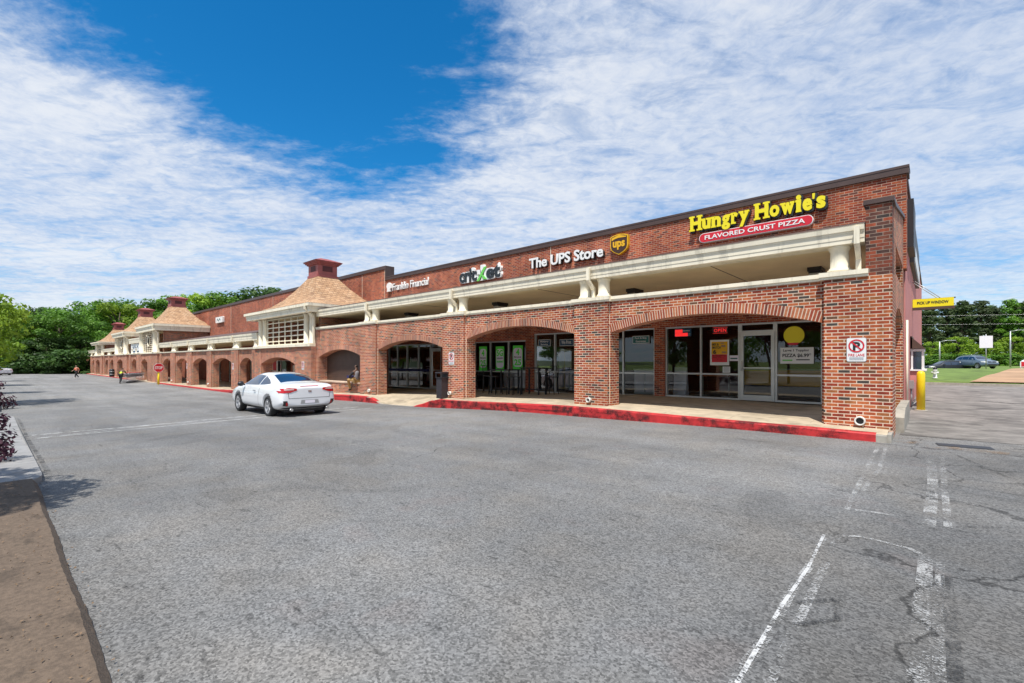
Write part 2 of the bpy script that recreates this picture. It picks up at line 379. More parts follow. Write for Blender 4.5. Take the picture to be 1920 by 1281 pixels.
def tag(o, label=None, cat=None, group=None, kind=None):
    if label: o['label'] = label
    if cat: o['category'] = cat
    if group: o['group'] = group
    if kind: o['kind'] = kind
    return o
def thing(name, label, cat, loc=(0, 0, 0), rz=0, group=None):
    o = bpy.data.objects.new(name, None); col.objects.link(o); o.location = loc; o.rotation_euler = (0, 0, rz); o.empty_display_size = .2
    return tag(o, label, cat, group)
def dup(root, loc=None, rz=None, label=None, group=None):
    r = root.copy(); col.objects.link(r)
    if loc is not None: r.location = loc
    if rz is not None: r.rotation_euler = (0, 0, rz)
    if label: r['label'] = label
    if group: r['group'] = group
    for ch in list(root.children):
        c = ch.copy(); col.objects.link(c); c.parent = r
        for g in list(ch.children):
            d = g.copy(); col.objects.link(d); d.parent = c
    return r
def lerp(x, tab):
    if x <= tab[0][0]: return tab[0][1]
    for (a, p), (b, q) in zip(tab, tab[1:]):
        if x <= b:
            t = (x - a) / (b - a); t = t * t * (3 - 2 * t); return p + (q - p) * t
    return tab[-1][1]
def text(name, s, x0, x1, z0, z1, y, depth, m, parent=None, bold=.0, axis='y', shear=0.0, space=1.0):
    """raised lettering fitted into a rectangle; reads from -Y (axis 'y') or from +X (axis 'x')"""
    cu = bpy.data.curves.new(name, 'FONT'); cu.body = s; cu.size = 1; cu.extrude = .5; cu.offset = bold; cu.resolution_u = 3; cu.shear = shear
    cu.space_character = space; cu.align_x = 'LEFT'
    o = bpy.data.objects.new(name, cu); col.objects.link(o); bpy.context.view_layer.update()
    me = bpy.data.meshes.new_from_object(o.evaluated_get(bpy.context.evaluated_depsgraph_get()))
    bpy.data.objects.remove(o); me.name = name
    xs = [v.co.x for v in me.vertices]; ys = [v.co.y for v in me.vertices]; ax, bx, ay, by = min(xs), max(xs), min(ys), max(ys)
    for v in me.vertices:
        u = x0 + (v.co.x - ax) / (bx - ax) * (x1 - x0); h = z0 + (v.co.y - ay) / (by - ay) * (z1 - z0); d = depth * (.5 - v.co.z)
        v.co = (u, y - depth + d, h) if axis == 'y' else (y + depth - d, u, h)
    me.materials.clear(); me.materials.append(M[m]); me.update()
    bm = bmesh.new(); bm.from_mesh(me); bmesh.ops.recalc_face_normals(bm, faces=bm.faces); bm.to_mesh(me); bm.free()
    ob = bpy.data.objects.new(name, me); col.objects.link(ob)
    if parent: ob.parent = parent
    return ob
# ------------------------------------------------------------------ ground
GT = [(-130, -.5), (-57, -.45), (-35, -.40), (-17, 0.0), (-8, .25), (-3, .31), (30, .34)]
def G(x, y=0): return lerp(x, GT)
ST = [(-130, -.36), (-57, -.31), (-41, -.27), (-33, -.12), (-24, .18), (-19, .29), (-13, .44), (-7.5, .56), (-2, .52), (0, .50)]
def S(x): return lerp(x, ST)
def bank(x, y):
    if y < 39.4: return G(x)
    return lerp(y, [(39.4, .55), (48, .82), (61, 1.10), (66, 1.08), (78, .86), (200, .9)])
def grid(name, xs, ys, h, m, kind='structure', parent=None):
    b = MB(); n = len(xs)
    for y in ys:
        for x in xs: b.v.append((x, y, h(x, y)))
    for j in range(len(ys) - 1):
        for i in range(n - 1): b.f.append((j * n + i, j * n + i + 1, (j + 1) * n + i + 1, (j + 1) * n + i)); b.sm.append(True)
    o = b.build(name, m, parent)
    if kind: tag(o, kind=kind)
    return o
def rng(a, b, n): return [a + (b - a) * i / n for i in range(n + 1)]
grid('ground', [-1200, -600, -300, -200, -160] + rng(-130, 60, 76) + [100, 300, 1200], [-1200, -400, -120, -60, -30, 0, 20, 30, 39.2, 39.5] + rng(41, 80, 20) + [120, 400, 1500],
     lambda x, y: (G(x) if y < 39.3 else bank(x, y)) - .05, 'grass')
grid('parking_lot', [-134] + rng(-130, 60, 190), [-70, -30, -10] + rng(-6, 39.2, 46), lambda x, y: G(x), 'asphalt')
# kerb along the far side of the rear drive, and the tan bare slope beside the grass
b = MB()
for i in range(60):
    x0, x1 = -30 + i * 1.5, -28.5 + i * 1.5
    b.box(x0, x1 - .004, 39.2, 39.42, G(x0) - .05, G(x0) + .15)
tag(b.build('kerb', 'concrete_kerb'), kind='structure')
def tanx(y): return 1.9 + (y - 41) * .168
b = MB(); ys = rng(39.45, 90, 24)
for a, c in zip(ys, ys[1:]):
    for i in range(12):
        xa0, xa1 = tanx(a) + i * 4, tanx(a) + (i + 1) * 4; xc0, xc1 = tanx(c) + i * 4, tanx(c) + (i + 1) * 4
        b.quad([(xa0, a, bank(0, a) + .012), (xa1, a, bank(0, a) + .012), (xc1, c, bank(0, c) + .012), (xc0, c, bank(0, c) + .012)], smooth=True)
tag(b.build('bare_slope', 'dirt_bank'), kind='structure')
# forest floor behind the trees on the left
grid('forest_floor', [-420, -330, -250, -200, -170, -150, -134.2], [-300, -100, -30, 0, 30, 60, 120, 300], lambda x, y: -.5 + .02 * max(0, -134.2 - x), 'forest_floor')
# pavement under the arcade
def ramp(x): return lerp(x, [(-18.2, 0), (-17.2, 1), (-15.0, 1), (-13.4, 0)]) if -19 < x < -13 else (lerp(x, [(-72, 0), (-70, 1), (-60, 1), (-57, 0)]) if -73 < x < -56 else 0.0)
def side_h(x, y):
    base = S(x) - .055 * max(0, min(1, (11.45 - y) / .6)); r = ramp(x)
    k = max(0, min(1, (12.3 - y) / 1.45)); return base * (1 - r * k) + (G(x) + .012) * r * k
XS = rng(-126, -.62, 250)
grid('sidewalk', XS, [10.85, 11.0, 11.2, 11.45, 12.3, 13.5, 15.0, 16.4], side_h, 'concrete_walk')
def kerb_strip(name, xa, xb, m, dy, dz, w):
    b = MB(); xs = rng(xa, xb, max(2, int(abs(xb - xa) / .5)))
    for p, q in zip(xs, xs[1:]):
        h0, h1 = side_h(p, 10.85) + dz, side_h(q, 10.85) + dz; y = 10.85 - dy
        i0, i1 = side_h(p, 10.85 + w) + dz, side_h(q, 10.85 + w) + dz
        b.quad([(p, y, G(p) - .05), (q, y, G(q) - .05), (q, y, h1 - .02), (p, y, h0 - .02)])
        b.quad([(p, y, h0 - .02), (q, y, h1 - .02), (q, y + .02, h1), (p, y + .02, h0)])
        b.quad([(p, y + .02, h0), (q, y + .02, h1), (q, 10.85 + w, i1), (p, 10.85 + w, i0)])
    return tag(b.build(name, m), kind='structure')
kerb_strip('kerb', -126, -.62, 'concrete_kerb', .01, .003, .02)
for a, c in ((-57.5, -17.35), (-14.9, -.78), (-124, -71)): kerb_strip('red_kerb', a, c, 'red_paint', .016, .008, .13)
for a, c in ((-19.8, -17.9), (-14.0, -9.5), (-8.2, -5.2), (-4.4, -1.2)): kerb_strip('kerb_scuff', a, c, 'scuff', .020, .012, .035)
b = MB()      # end of the walk at the corner, and the concrete block behind the corner pier
b.box(-.62, -.56, 10.86, 11.5, .1, .46); b.prism([(12.6, .25), (12.6, .62), (13.2, .78), (15.6, .80), (15.6, .25)], 'x', -.60, -.44)
tag(b.build('kerb', 'concrete_kerb'), kind='structure')
# concrete apron along the rear drive side
grid('side_drive', rng(-.5, 9, 10), rng(12.2, 39.15, 20), lambda x, y: G(x) + .006, 'drive_concrete')

# joints in the pavement
b = MB()
for i in range(42):
    x = -1.9 - i * 1.52
    if x > -60:
        b.quad([(x, 10.9, side_h(x, 10.9) + .012), (x + .014, 10.9, side_h(x, 10.9) + .012), (x + .014, 11.45, S(x) + .004), (x, 11.45, S(x) + .004)])
        b.quad([(x, 11.45, S(x) + .004), (x + .014, 11.45, S(x) + .004), (x + .014, 15.75, S(x) + .004), (x, 15.75, S(x) + .004)])
tag(b.build('pavement_joints', 'seal_tar'), kind='structure')

# ------------------------------------------------------------------ the shopping centre
mall = thing('shopping_centre', 'long red brick shopping centre with cream columned arcade and four tan roofed towers', 'building')
def P(b, name, m): return b.build(name, m, mall)

def arc_pts(x0, x1, zs, zc, n=26):
    w_ = (x1 - x0) / 2; r = ((w_ * w_) + (zc - zs) ** 2) / (2 * (zc - zs)); cx, cz = (x0 + x1) / 2, zc - r
    a0 = math.asin(min(1, w_ / r)); 
    if zc - zs > w_: a0 = math.pi - a0
    return [(cx + r * math.sin(-a0 + 2 * a0 * i / n), cz + r * math.cos(-a0 + 2 * a0 * i / n)) for i in range(n + 1)], (cx, cz, r, a0)
def arch_bay(x0, x1, yf, yb, zs, zc, top, ring=.22, xl=None, xr=None):
    pts, (cx, cz, r, a0) = arc_pts(x0, x1, zs, zc)
    xl = x0 if xl is None else xl; xr = x1 if xr is None else xr
    b = MB(); n = len(pts)
    # front and back as strips above the curve
    for y in (yf, yb):
        for p, q in zip(pts, pts[1:]): b.quad([(p[0], y, p[1]), (q[0], y, q[1]), (q[0], y, top), (p[0], y, top)])
    for p, q in zip(pts, pts[1:]): b.quad([(p[0], yf, p[1]), (q[0], yf, q[1]), (q[0], yb, q[1]), (p[0], yb, p[1])])
    P(b, 'arch_wall', 'brick')
    b = MB(); n = 40
    y = yf - .012
    for i in range(n):
        aa, ab = -a0 + 2 * a0 * i / n, -a0 + 2 * a0 * (i + 1) / n
        ri, ro = r - .004, r + ring
        f = lambda a, rr: (cx + rr * math.sin(a), cz + rr * math.cos(a))
        p0, p1, p2, p3 = f(aa, ri), f(ab, ri), f(ab, ro), f(aa, ro); ua, ub = (aa + a0) * (r + ring / 2), (ab + a0) * (r + ring / 2)
        b.quad([(p0[0], y, p0[1]), (p1[0], y, p1[1]), (p2[0], y, p2[1]), (p3[0], y, p3[1])], uv=[(ua, .02), (ub, .02), (ub, .02 + ring), (ua, .02 + ring)])
        b.quad([(p3[0], y, p3[1]), (p2[0], y, p2[1]), (p2[0], yf, p2[1]), (p3[0], yf, p3[1])], uv=[(ua, .1), (ub, .1), (ub, .12), (ua, .12)])
        b.quad([(p0[0], y, p0[1]), (p0[0], yb - .01, p0[1]), (p1[0], yb - .01, p1[1]), (p1[0], y, p1[1])], uv=[(ua, .05), (ua, .45), (ub, .45), (ub, .05)])
    P(b, 'arch_ring', 'arch_brick')
def pier(x0, x1, top, yf=11.37, yb=11.92, rec=.05):
    b = MB(); z0 = S((x0 + x1) / 2) - .25; b.box(x0, x1, yf, 11.5, z0, top); b.box(x0 - rec, x1 + rec, 11.493, yb, z0, top - .002); P(b, 'pier', 'brick')
    # white sealant joint near the right edge of the pier
    b = MB(); b.box(x1 - .006, x1 + .010, 11.484, 11.4925, z0 + .3, top - .03); P(b, 'sealant_joint', 'cream')
def column(x, z0, z1, r=.165, y=11.58):
    b = MB(); h = z1 - z0
    b.lathe([(r * 1.28, z0), (r * 1.28, z0 + .045), (r * 1.12, z0 + .05), (r * 1.10, z0 + .08), (r, z0 + .095), (r * .96, z1 - .10), (r * 1.08, z1 - .09), (r * 1.12, z1 - .05), (r * 1.22, z1 - .045), (r * 1.22, z1)], (x, y, 0), 24)
    P(b, 'column', 'cream')
def downspout(x, z0, z1):
    b = MB(); b.box(x - .045, x + .045, 11.20, 11.283, z1 - .34, z1 - .0)
    b.prism([(11.20, z1 - .34), (11.283, z1 - .34), (11.56, z1 - .52), (11.56, z1 - .60), (11.48, z1 - .60)], 'x', x - .043, x + .043)
    b.box(x - .045, x + .045, 11.485, 11.56, z0, z1 - .60); P(b, 'downspout', 'cream')
def entablature(x0, x1, z, zt, yo=0.0, name='cornice'):
    k = (zt - z) / .34
    pr = [(11.80, 0), (11.352, 0), (11.350, .085), (11.340, .088), (11.336, .19), (11.326, .195), (11.322, .23), (11.300, .238), (11.290, .325), (11.284, .34), (11.80, .34)]
    b = MB(); b.prism([(y + yo, z + h * k) for y, h in pr], 'x', x0, x1); P(b, name, 'cream')
def ledge(x0, x1, zb, zt, yf): 
    b = MB(); b.prism([(yf, zb), (yf, zb + .04), (yf - .03, zb + .05), (yf - .03, zt - .01), (11.96, zt + .01), (11.96, zb)], 'x', x0, x1); P(b, 'ledge', 'cream')

# ---- right section ------------------------------------------------
LB, LT = 3.457, 3.60
for x0, x1, zs, zc in ((-6.65, -1.71, 2.60, 2.95), (-12.57, -7.85, 2.60, 2.95), (-18.40, -13.85, 2.30, 2.67), (-24.05, -19.81, 2.02, 2.38)):
    arch_bay(x0, x1, 11.49, 11.9, zs, zc, LB + .0005)
for x0, x1 in ((-7.80, -6.70), (-13.80, -12.62), (-19.76, -18.45)): pier(x0, x1, LB)
b = MB(); b.box(-1.66, -.57, 11.37, 12.35, .2, LB - .001); b.box(-1.71, -1.6, 11.493, 11.92, .2, LB - .003); P(b, 'pier', 'brick')
b = MB(); b.box(-24.35, -24.05, 11.43, 11.92, -.1, LB - .001); P(b, 'pier', 'brick')
for x0, x1 in ((-6.62, -1.74), (-12.54, -7.88), (-18.37, -13.88), (-24.40, -19.84)): ledge(x0, x1, LB, LT, 11.46)
for x0, x1 in ((-7.88, -6.62), (-13.88, -12.54), (-19.84, -18.37), (-1.74, -.93)): ledge(x0, x1, LB - .003, LT + .004, 11.34)
for x in (-7.54, -6.93, -13.48, -12.85, -19.37, -18.74, -1.42): column(x, LT + .006, 4.135)
for x in (-7.24, -13.17, -19.05, -1.10): downspout(x, LT, 4.42)
entablature(-24.1, -.99, 4.13, 4.47)
b = MB(); b.box(-24.2, -.99, 11.81, 15.78, 4.15, 4.19); P(b, 'soffit', 'soffit')
for x in (-4.1, -9.6, -15.9): b = MB(); b.box(x, x + .02, 11.9, 15.7, 4.143, 4.1495); P(b, 'soffit_joint', 'roof_metal')
b = MB(); b.prism([(11.31, 4.475), (15.79, 5.44), (15.79, 5.49), (11.31, 4.51)], 'x', -24.3, -.98); P(b, 'arcade_roof', 'roof_metal')
# raised corner block and end wall of the arcade
b = MB(); b.box(-.975, -.571, 11.371, 11.80, LB, 4.83); P(b, 'corner_block', 'stained_brick')
b = MB()
b.prism([(11.80, 3.05), (12.349, 3.05), (12.349, LB - .004), (11.80, LB - .004)], 'x', -.97, -.573)
b.prism([(12.36, 2.60), (12.60, 2.78), (13.1, 2.95), (14.0, 3.0), (14.9, 2.9), (15.35, 2.72), (15.5, 2.60), (15.5, 3.62), (12.36, 3.62)], 'x', -.97, -.573)
b.prism([(11.80, 4.20), (15.79, 4.20), (15.79, 5.49), (11.80, 4.83)], 'x', -.97, -.573)
b.prism([(11.80, LB - .003), (12.5, LB - .003), (12.5, 4.199), (11.80, 4.199)], 'x', -.969, -.574)
b.box(-1.15, -.574, 15.42, 15.79, .4, 4.199)
P(b, 'end_wall', 'brick')
b = MB(); b.prism([(11.33, 4.832), (11.81, 4.832), (15.78, 5.492), (15.78, 5.56), (11.80, 4.92), (11.33, 4.92)], 'x', -1.01, -.535); P(b, 'coping', 'coping')
# brown ribbed panel and seat wall in the blind arch
b = MB()
b.box(-24.2, -19.7, 11.93, 11.96, .7, 2.6)
for i in range(19): b.box(-24.2, -19.7, 11.915, 11.93, .82 + i * .095, .84 + i * .095)
P(b, 'ribbed_panel', 'brown_metal')
b = MB(); b.box(-24.04, -19.82, 11.51, 11.90, -.2, .72); P(b, 'seat_wall', 'brick')
b = MB(); b.box(-24.04, -19.82, 11.47, 11.905, .721, .785); P(b, 'seat_cap', 'arch_brick')

# ---- shop front wall (both wings) ---------------------------------
def wall_open(x0, x1, z0, z1, ops, y0=15.8, y1=16.2, m='wall_brick', name='shop_wall', zf=None):
    b = MB(); xs = x0
    for a, c, h in sorted(ops):
        if a > xs: b.box(xs, a, y0, y1, z0, z1)
        b.box(a, c, y0, y1, h, z1); xs = c
    if xs < x1: b.box(xs, x1, y0, y1, z0, z1)
    P(b, name, m)
openR = [(-7.02, -1.15, 2.99), (-12.99, -7.40, 2.99), (-16.85, -13.45, 2.73), (-24.35, -19.30, 2.74)]
wall_open(-24.4, -.575, -.3, 4.14, openR)
b = MB(); b.box(-24.5, -.51, 15.8, 16.3, 4.20, 6.65); P(b, 'parapet', 'wall_brick')
b = MB(); b.box(-24.5, -.46, 15.74, 16.36, 6.651, 6.86); b.box(-24.5, -.45, 15.73, 16.37, 6.80, 6.862)
P(b, 'coping', 'coping')
b = MB(); b.box(-126, -24.501, 15.801, 16.3, 2.5, 7.33); P(b, 'parapet', 'wall_brick')
b = MB(); b.box(-126, -24.44, 15.74, 16.36, 7.331, 7.54); b.box(-24.499, -24.44, 15.745, 16.355, 6.6, 7.33); P(b, 'coping', 'coping')
for x, z0, z1 in ((-12.05, 5.3, 6.64), (-24.62, 5.4, 7.3), (-27.2, 5.4, 7.3), (-41.5, 4.7, 7.3), (-52.0, 4.7, 7.3)): b = MB(); b.box(x, x + .022, 15.792, 15.7995, z0, z1); P(b, 'sealant_joint', 'cream')

def window(x0, x1, z0, z1, mull, rails, y=15.93, fw=.055, tint='glass', parts=None):
    b = MB(); d = .06
    b.box(x0, x1, y - d, y + d, z0, z0 + fw); b.box(x0, x1, y - d, y + d, z1 - fw, z1)
    b.box(x0, x0 + fw, y - d, y + d, z0 + fw, z1 - fw); b.box(x1 - fw, x1, y - d, y + d, z0 + fw, z1 - fw)
    for x in mull: b.box(x - fw / 2, x + fw / 2, y - d + .002, y + d - .002, z0 + fw, z1 - fw)
    xs = [x0 + fw] + [q for x in mull for q in (x - fw / 2, x + fw / 2)] + [x1 - fw]
    for z in rails:
        for i in range(0, len(xs), 2): b.box(xs[i], xs[i + 1], y - d + .004, y + d - .004, z - fw / 2, z + fw / 2)
    f = P(b, 'window', 'alu')
    g = MB(); g.quad([(x0 + .02, y, z0 + .02), (x1 - .02, y, z0 + .02), (x1 - .02, y, z1 - .02), (x0 + .02, y, z1 - .02)]); g.build('pane', tint, f)
    return f
def door(x0, x1, z0, z1, y=15.90):
    b = MB(); s = .10; d = .045
    b.box(x0, x1, y - d, y + d, z0, z0 + .17); b.box(x0, x1, y - d, y + d, z1 - .11, z1)
    b.box(x0, x0 + s, y - d, y + d, z0 + .17, z1 - .11); b.box(x1 - s, x1, y - d, y + d, z0 + .17, z1 - .11)
    f = P(b, 'door', 'alu'); g = MB(); g.quad([(x0 + s, y, z0 + .15), (x1 - s, y, z0 + .15), (x1 - s, y, z1 - .1), (x0 + s, y, z1 - .1)]); g.build('pane', 'glass', f)
    h = MB(); h.tube([(x0 + .06, y - .05, z0 + .92), (x0 + .06, y - .10, z0 + .94), (x0 + .06, y - .10, z0 + 1.20), (x0 + .06, y - .05, z0 + 1.22)], .013, 6)
    h.build('handle', 'alu', f); k = MB(); k.box(x0 + s, x1 - s, y - .055, y - .03, z0 + 1.0, z0 + 1.035); k.build('push_bar', 'alu', f)
f0 = .555
window(-7.02, -4.56, f0, 2.99, [-5.79], [1.37]); window(-3.56, -1.15, f0, 2.99, [-2.36], [1.37]); window(-4.559, -3.561, 2.70, 2.989, [], [])
door(-4.55, -3.57, f0 + .01, 2.70)
window(-12.99, -10.1, .42, 2.99, [-11.89], [1.34]); window(-10.099, -7.40, .5, 2.99, [-8.68], [1.35])
window(-16.85, -13.45, .36, 2.73, [-15.73, -14.55], [1.30])
window(-24.35, -20.30, .28, 2.74, [-23.41, -22.45, -21.39], [1.14]); window(-20.299, -19.30, 2.44, 2.739, [], []); door(-20.28, -19.32, .29, 2.43)

# interiors seen through the glass
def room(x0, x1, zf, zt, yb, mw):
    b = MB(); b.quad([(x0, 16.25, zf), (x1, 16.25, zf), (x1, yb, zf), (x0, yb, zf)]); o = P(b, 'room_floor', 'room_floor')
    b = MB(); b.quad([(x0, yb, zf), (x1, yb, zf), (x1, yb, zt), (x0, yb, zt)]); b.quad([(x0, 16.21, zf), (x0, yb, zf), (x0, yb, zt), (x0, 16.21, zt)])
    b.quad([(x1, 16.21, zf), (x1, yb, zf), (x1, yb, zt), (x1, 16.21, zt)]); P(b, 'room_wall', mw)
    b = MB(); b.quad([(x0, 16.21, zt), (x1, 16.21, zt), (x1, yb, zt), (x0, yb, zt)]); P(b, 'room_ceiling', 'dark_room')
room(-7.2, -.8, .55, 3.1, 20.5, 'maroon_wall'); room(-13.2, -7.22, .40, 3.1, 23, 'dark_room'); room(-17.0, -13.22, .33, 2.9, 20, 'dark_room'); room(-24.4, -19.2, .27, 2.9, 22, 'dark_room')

# ceiling lights
for x, y in ((-2.20, 14.0), (-7.28, 14.1), (-13.0, 13.7), (-19.0, 13.7)):
    b = MB(); b.box(x - .15, x + .15, y - .32, y + .32, 4.05, 4.149); b.box(x - .13, x + .13, y - .28, y + .28, 4.0, 4.05); l = P(b, 'soffit_light', 'black_paint')
    b = MB(); b.box(x - .12, x + .12, y - .26, y + .26, 3.93, 3.999); b.build('diffuser', 'lamp_glass', l)
# drain pipes through the foot of each pier
def vent(x, z, r=.075):
    b = MB(); b.lathe([(r, 0), (r, -.10), (r * .72, -.10), (r * .72, -.02)], (x, 11.371, z), 16, 'y'); v = P(b, 'drain_pipe', 'white_rubber')
    b = MB(); b.lathe([(r * .70, -.03), (r * .70, -.021)], (x, 11.371, z), 16, 'y'); b.build('pipe_hole', 'black_paint', v)
for x, z in ((-1.06, .63), (-7.28, .69), (-13.33, .60), (-18.9, .47)): vent(x, z, .09 if x > -2 else .07)

# ---- towers and left wing ------------------------------------------
LB2, LT2 = 2.58, 2.70
def tower(x0, x1, zb, ze, zc, big, ax0, ax1, first=False):
    yf = 11.2; xc = (x0 + x1) / 2
    z0 = S(xc) - .3
    for q0, q1 in ((x0, ax0), (ax1, x1)): b = MB(); b.box(q0, q1, yf, 11.9, z0, LB2); P(b, 'tower_pier', 'brick')
    arch_bay(ax0, ax1, yf + .02, 11.88, 1.62, 2.02, LB2 + .0005, .24)
    b = MB(); b.prism([(yf - .10, LB2), (yf - .10, LT2 + .02), (12.0, LT2 + .03), (12.0, LB2)], 'x', x0 - .08, x1 + (.0 if first else .08)); P(b, 'ledge', 'cream')
    r = .17 if not big else .21
    for x in ((x0 + .45, x0 + 1.15, x1 - 1.0, x1 - .32) if not big else (x0 - .3, x1 - 1.6)): column(x, LT2 + .03, zb, r if not big else .33, 11.42)
    # lattice screen
    lx0, lx1 = (x0 + 1.45, x1 - 1.3) if not big else (x0 + .15, x1 - 2.05); n = 6; b = MB(); rows = 6 if not big else 10
    b.box(lx0, lx1, 11.40, 11.46, LT2 + .03, LT2 + .10); b.box(lx0, lx1, 11.40, 11.46, zb - .08, zb)
    for i in range(n + 1): x = lx0 + (lx1 - lx0) * i / n; b.box(x - .035, x + .035, 11.405, 11.455, LT2 + .10, zb - .08)
    for j in range(1, rows):
        z = LT2 + (zb - LT2) * j / rows; b.box(lx0, lx1, 11.41, 11.45, z - .03, z + .03)
    P(b, 'lattice', 'cream')
    if big:
        b = MB(); zm = (LT2 + zb) / 2 + .15; b.lathe([(.62, 0), (.62, -.07), (.5, -.07), (.5, 0)], ((lx0 + lx1) / 2, 11.40, zm), 24, 'y'); P(b, 'lattice_ring', 'cream')
    # beam + cornice all round
    k = (ze - zb) / .33; ey = 10.74; e0, e1 = x0 - .65, x1 + .65
    for (a, c, d, h0, h1) in ((.14, .14, .12, 0, .12), (.10, .10, .09, .12, .22), (0, 0, 0, .22, .33)):
        b = MB(); yb = 15.78; t = .35
        X0, X1, Y0 = e0 + a, e1 - c, ey + d; z_0, z_1 = zb + h0 * k, zb + h1 * k
        b.box(X0, X1, Y0, Y0 + t, z_0, z_1); b.box(X1 - t, X1, Y0 + t, yb, z_0, z_1); b.box(X0, X0 + t, Y0 + t, yb, z_0, z_1); P(b, 'tower_cornice', 'cream')
    b = MB(); b.box(e0 + .9, e1 - .9, ey + .85, 15.7, zb + .03, zb + .06); P(b, 'soffit', 'soffit')
    b = MB(); b.box(e1 - .12 - .35, e1 - .12 - .26, ey - .03, ey + .06, zb + .1 * k, ze); b.prism([(ey - .03, zb + .1 * k), (ey + .06, zb + .1 * k), (11.25, zb - .25), (11.25, zb - .33), (11.17, zb - .33)], 'x', e1 - .46, e1 - .38)
    b.box(e1 - .462, e1 - .378, 11.17, 11.25, LT2 + .03, zb - .33); P(b, 'downspout', 'cream')
    # side wall over the arcade roof
    b = MB(); b.box(x1 - .33, x1 - .03, 11.75, 15.79, LB2 if not first else 3.0, zb); b.box(x0 + .03, x0 + .33, 11.75, 15.79, LB2, zb); b.box(x0 + .33, x1 - .33, 15.4, 15.78, LB2, zb); P(b, 'tower_wall', 'brick')
    # swept hip roof, built in four rings
    s = .62 if not big else .68; cy = 13.75; X = [(e0, e1), None, None, (xc - s, xc + s)]; top = zc
    prof = [(0, 0), (.22, .06), (.42, .17), (.62, .37), (.80, .64), (1, 1)]
    b = MB(); rings = []
    for u, hh in prof:
        xa = e0 + (xc - s - e0) * u; xb = e1 + (xc + s - e1) * u; ya = ey + (cy - s - ey) * u; yb = 16.9 + (cy + s - 16.9) * u; z = ze + .01 + (top - ze) * hh
        rings.append([(xa, ya, z), (xb, ya, z), (xb, yb, z), (xa, yb, z)])
    for r0, r1 in zip(rings, rings[1:]):
        for i in range(4): j = (i + 1) % 4; b.quad([r0[i], r0[j], r1[j], r1[i]])
    b.quad(rings[0]); b.quad(rings[-1]); roof = P(b, 'tower_roof', 'shingle')
    h = .86; b = MB(); b.box(xc - s, xc + s, cy - s, cy + s, zc - .02, zc + h)
    b.box(xc - s - .05, xc + s + .05, cy - s - .05, cy + s + .05, zc - .05, zc + .10)
    for q in (0, 1, 2): b.box(xc - s - .08 - .07 * q, xc + s + .08 + .07 * q, cy - s - .08 - .07 * q, cy + s + .08 + .07 * q, zc + h - .13 + .07 * q, zc + h - .06 + .07 * q)
    e = s + .27; i = len(b.v); zz = zc + h + .08
    lo = [(xc - e, cy - e, zz), (xc + e, cy - e, zz), (xc + e, cy + e, zz), (xc - e, cy + e, zz)]; hi = [(xc - .25, cy - .25, zz + .24), (xc + .25, cy - .25, zz + .24), (xc + .25, cy + .25, zz + .24), (xc - .25, cy + .25, zz + .24)]
    for q in range(4): j = (q + 1) % 4; b.quad([lo[q], lo[j], hi[j], hi[q]])
    b.quad(hi); b.quad(lo); cp = b.build('cupola', 'cupola_paint', roof)
    b = MB(); b.box(xc - .32, xc + .32, cy - s - .006, cy - s + .02, zc + .32, zc + .66)
    for z in (zc + .34, zc + .45, zc + .56): b.box(xc - .31, xc + .31, cy - s - .016, cy - s - .004, z, z + .05)
    b.build('louvre', 'cupola_dark', roof)
    b = MB(); b.box(xc + s - .02, xc + s + .006, cy - .32, cy + .32, zc + .32, zc + .66)
    for z in (zc + .34, zc + .45, zc + .56): b.box(xc + s + .004, xc + s + .016, cy - .31, cy + .31, z, z + .05)
    b.build('louvre', 'cupola_dark', roof)
tower(-32.3, -24.36, 4.36, 4.80, 6.97, False, -31.3, -26.4, True)
tower(-67.2, -59.2, 4.95, 5.62, 7.85, True, -67.0, -63.9)
tower(-83.4, -75.7, 4.9, 5.5, 7.78, True, -82.6, -78.6)
tower(-104.2, -96.2, 4.36, 4.80, 6.97, False, -102.6, -98.4)

arches = [(-36.0, -33.4), (-42.0, -37.4), (-47.5, -43.2), (-53.0, -49.0), (-58.3, -54.7), (-74.4, -70.9), (-90.4, -87.0), (-95.2, -91.8), (-109.4, -106.2), (-114.2, -111.0), (-119.0, -115.8), (-124.0, -120.8)]
solid = [(-33.4, -32.3), (-37.4, -36.0), (-43.2, -42.0), (-49.0, -47.5), (-54.7, -53.0), (-59.2, -58.3), (-70.9, -67.2), (-75.7, -74.4), (-87.0, -83.4), (-91.8, -90.4), (-96.2, -95.2), (-106.2, -104.2), (-111.0, -109.4), (-115.8, -114.2), (-120.8, -119.0), (-126.0, -124.0)]
for x0, x1 in arches: arch_bay(x0, x1, 11.49, 11.9, 1.58 if x1 - x0 > 3.8 else 1.50, 2.03, LB2 + .0005, .24)
for x0, x1 in solid: pier(x0, x1, LB2, rec=0)
ledge(-59.1, -32.4, LB2, LT2, 11.36); ledge(-75.6, -67.3, LB2, LT2, 11.36); ledge(-96.1, -83.5, LB2, LT2, 11.36); ledge(-126, -104.3, LB2, LT2, 11.36)
for x in (-33.0, -36.5, -37.0, -42.4, -42.9, -48.0, -48.5, -53.6, -54.2, -85.0, -91.0, -92.0, -106.0, -110.3, -115, -120, -124.8): column(x, LT2 + .01, 3.18, .20)
for x in (-36.9, -42.65, -48.25, -53.9): downspout(x, LT2, 3.56)
for a, c in ((-59.15, -32.35), (-96.15, -83.45), (-126, -104.25)):
    entablature(a, c, 3.17, 3.62); b = MB(); b.box(a, c, 11.81, 15.78, 3.20, 3.24); P(b, 'soffit', 'soffit')
    b = MB(); b.prism([(11.31, 3.625), (15.79, 4.50), (15.79, 4.56), (11.31, 3.66)], 'x', a, c); P(b, 'arcade_roof', 'roof_metal')
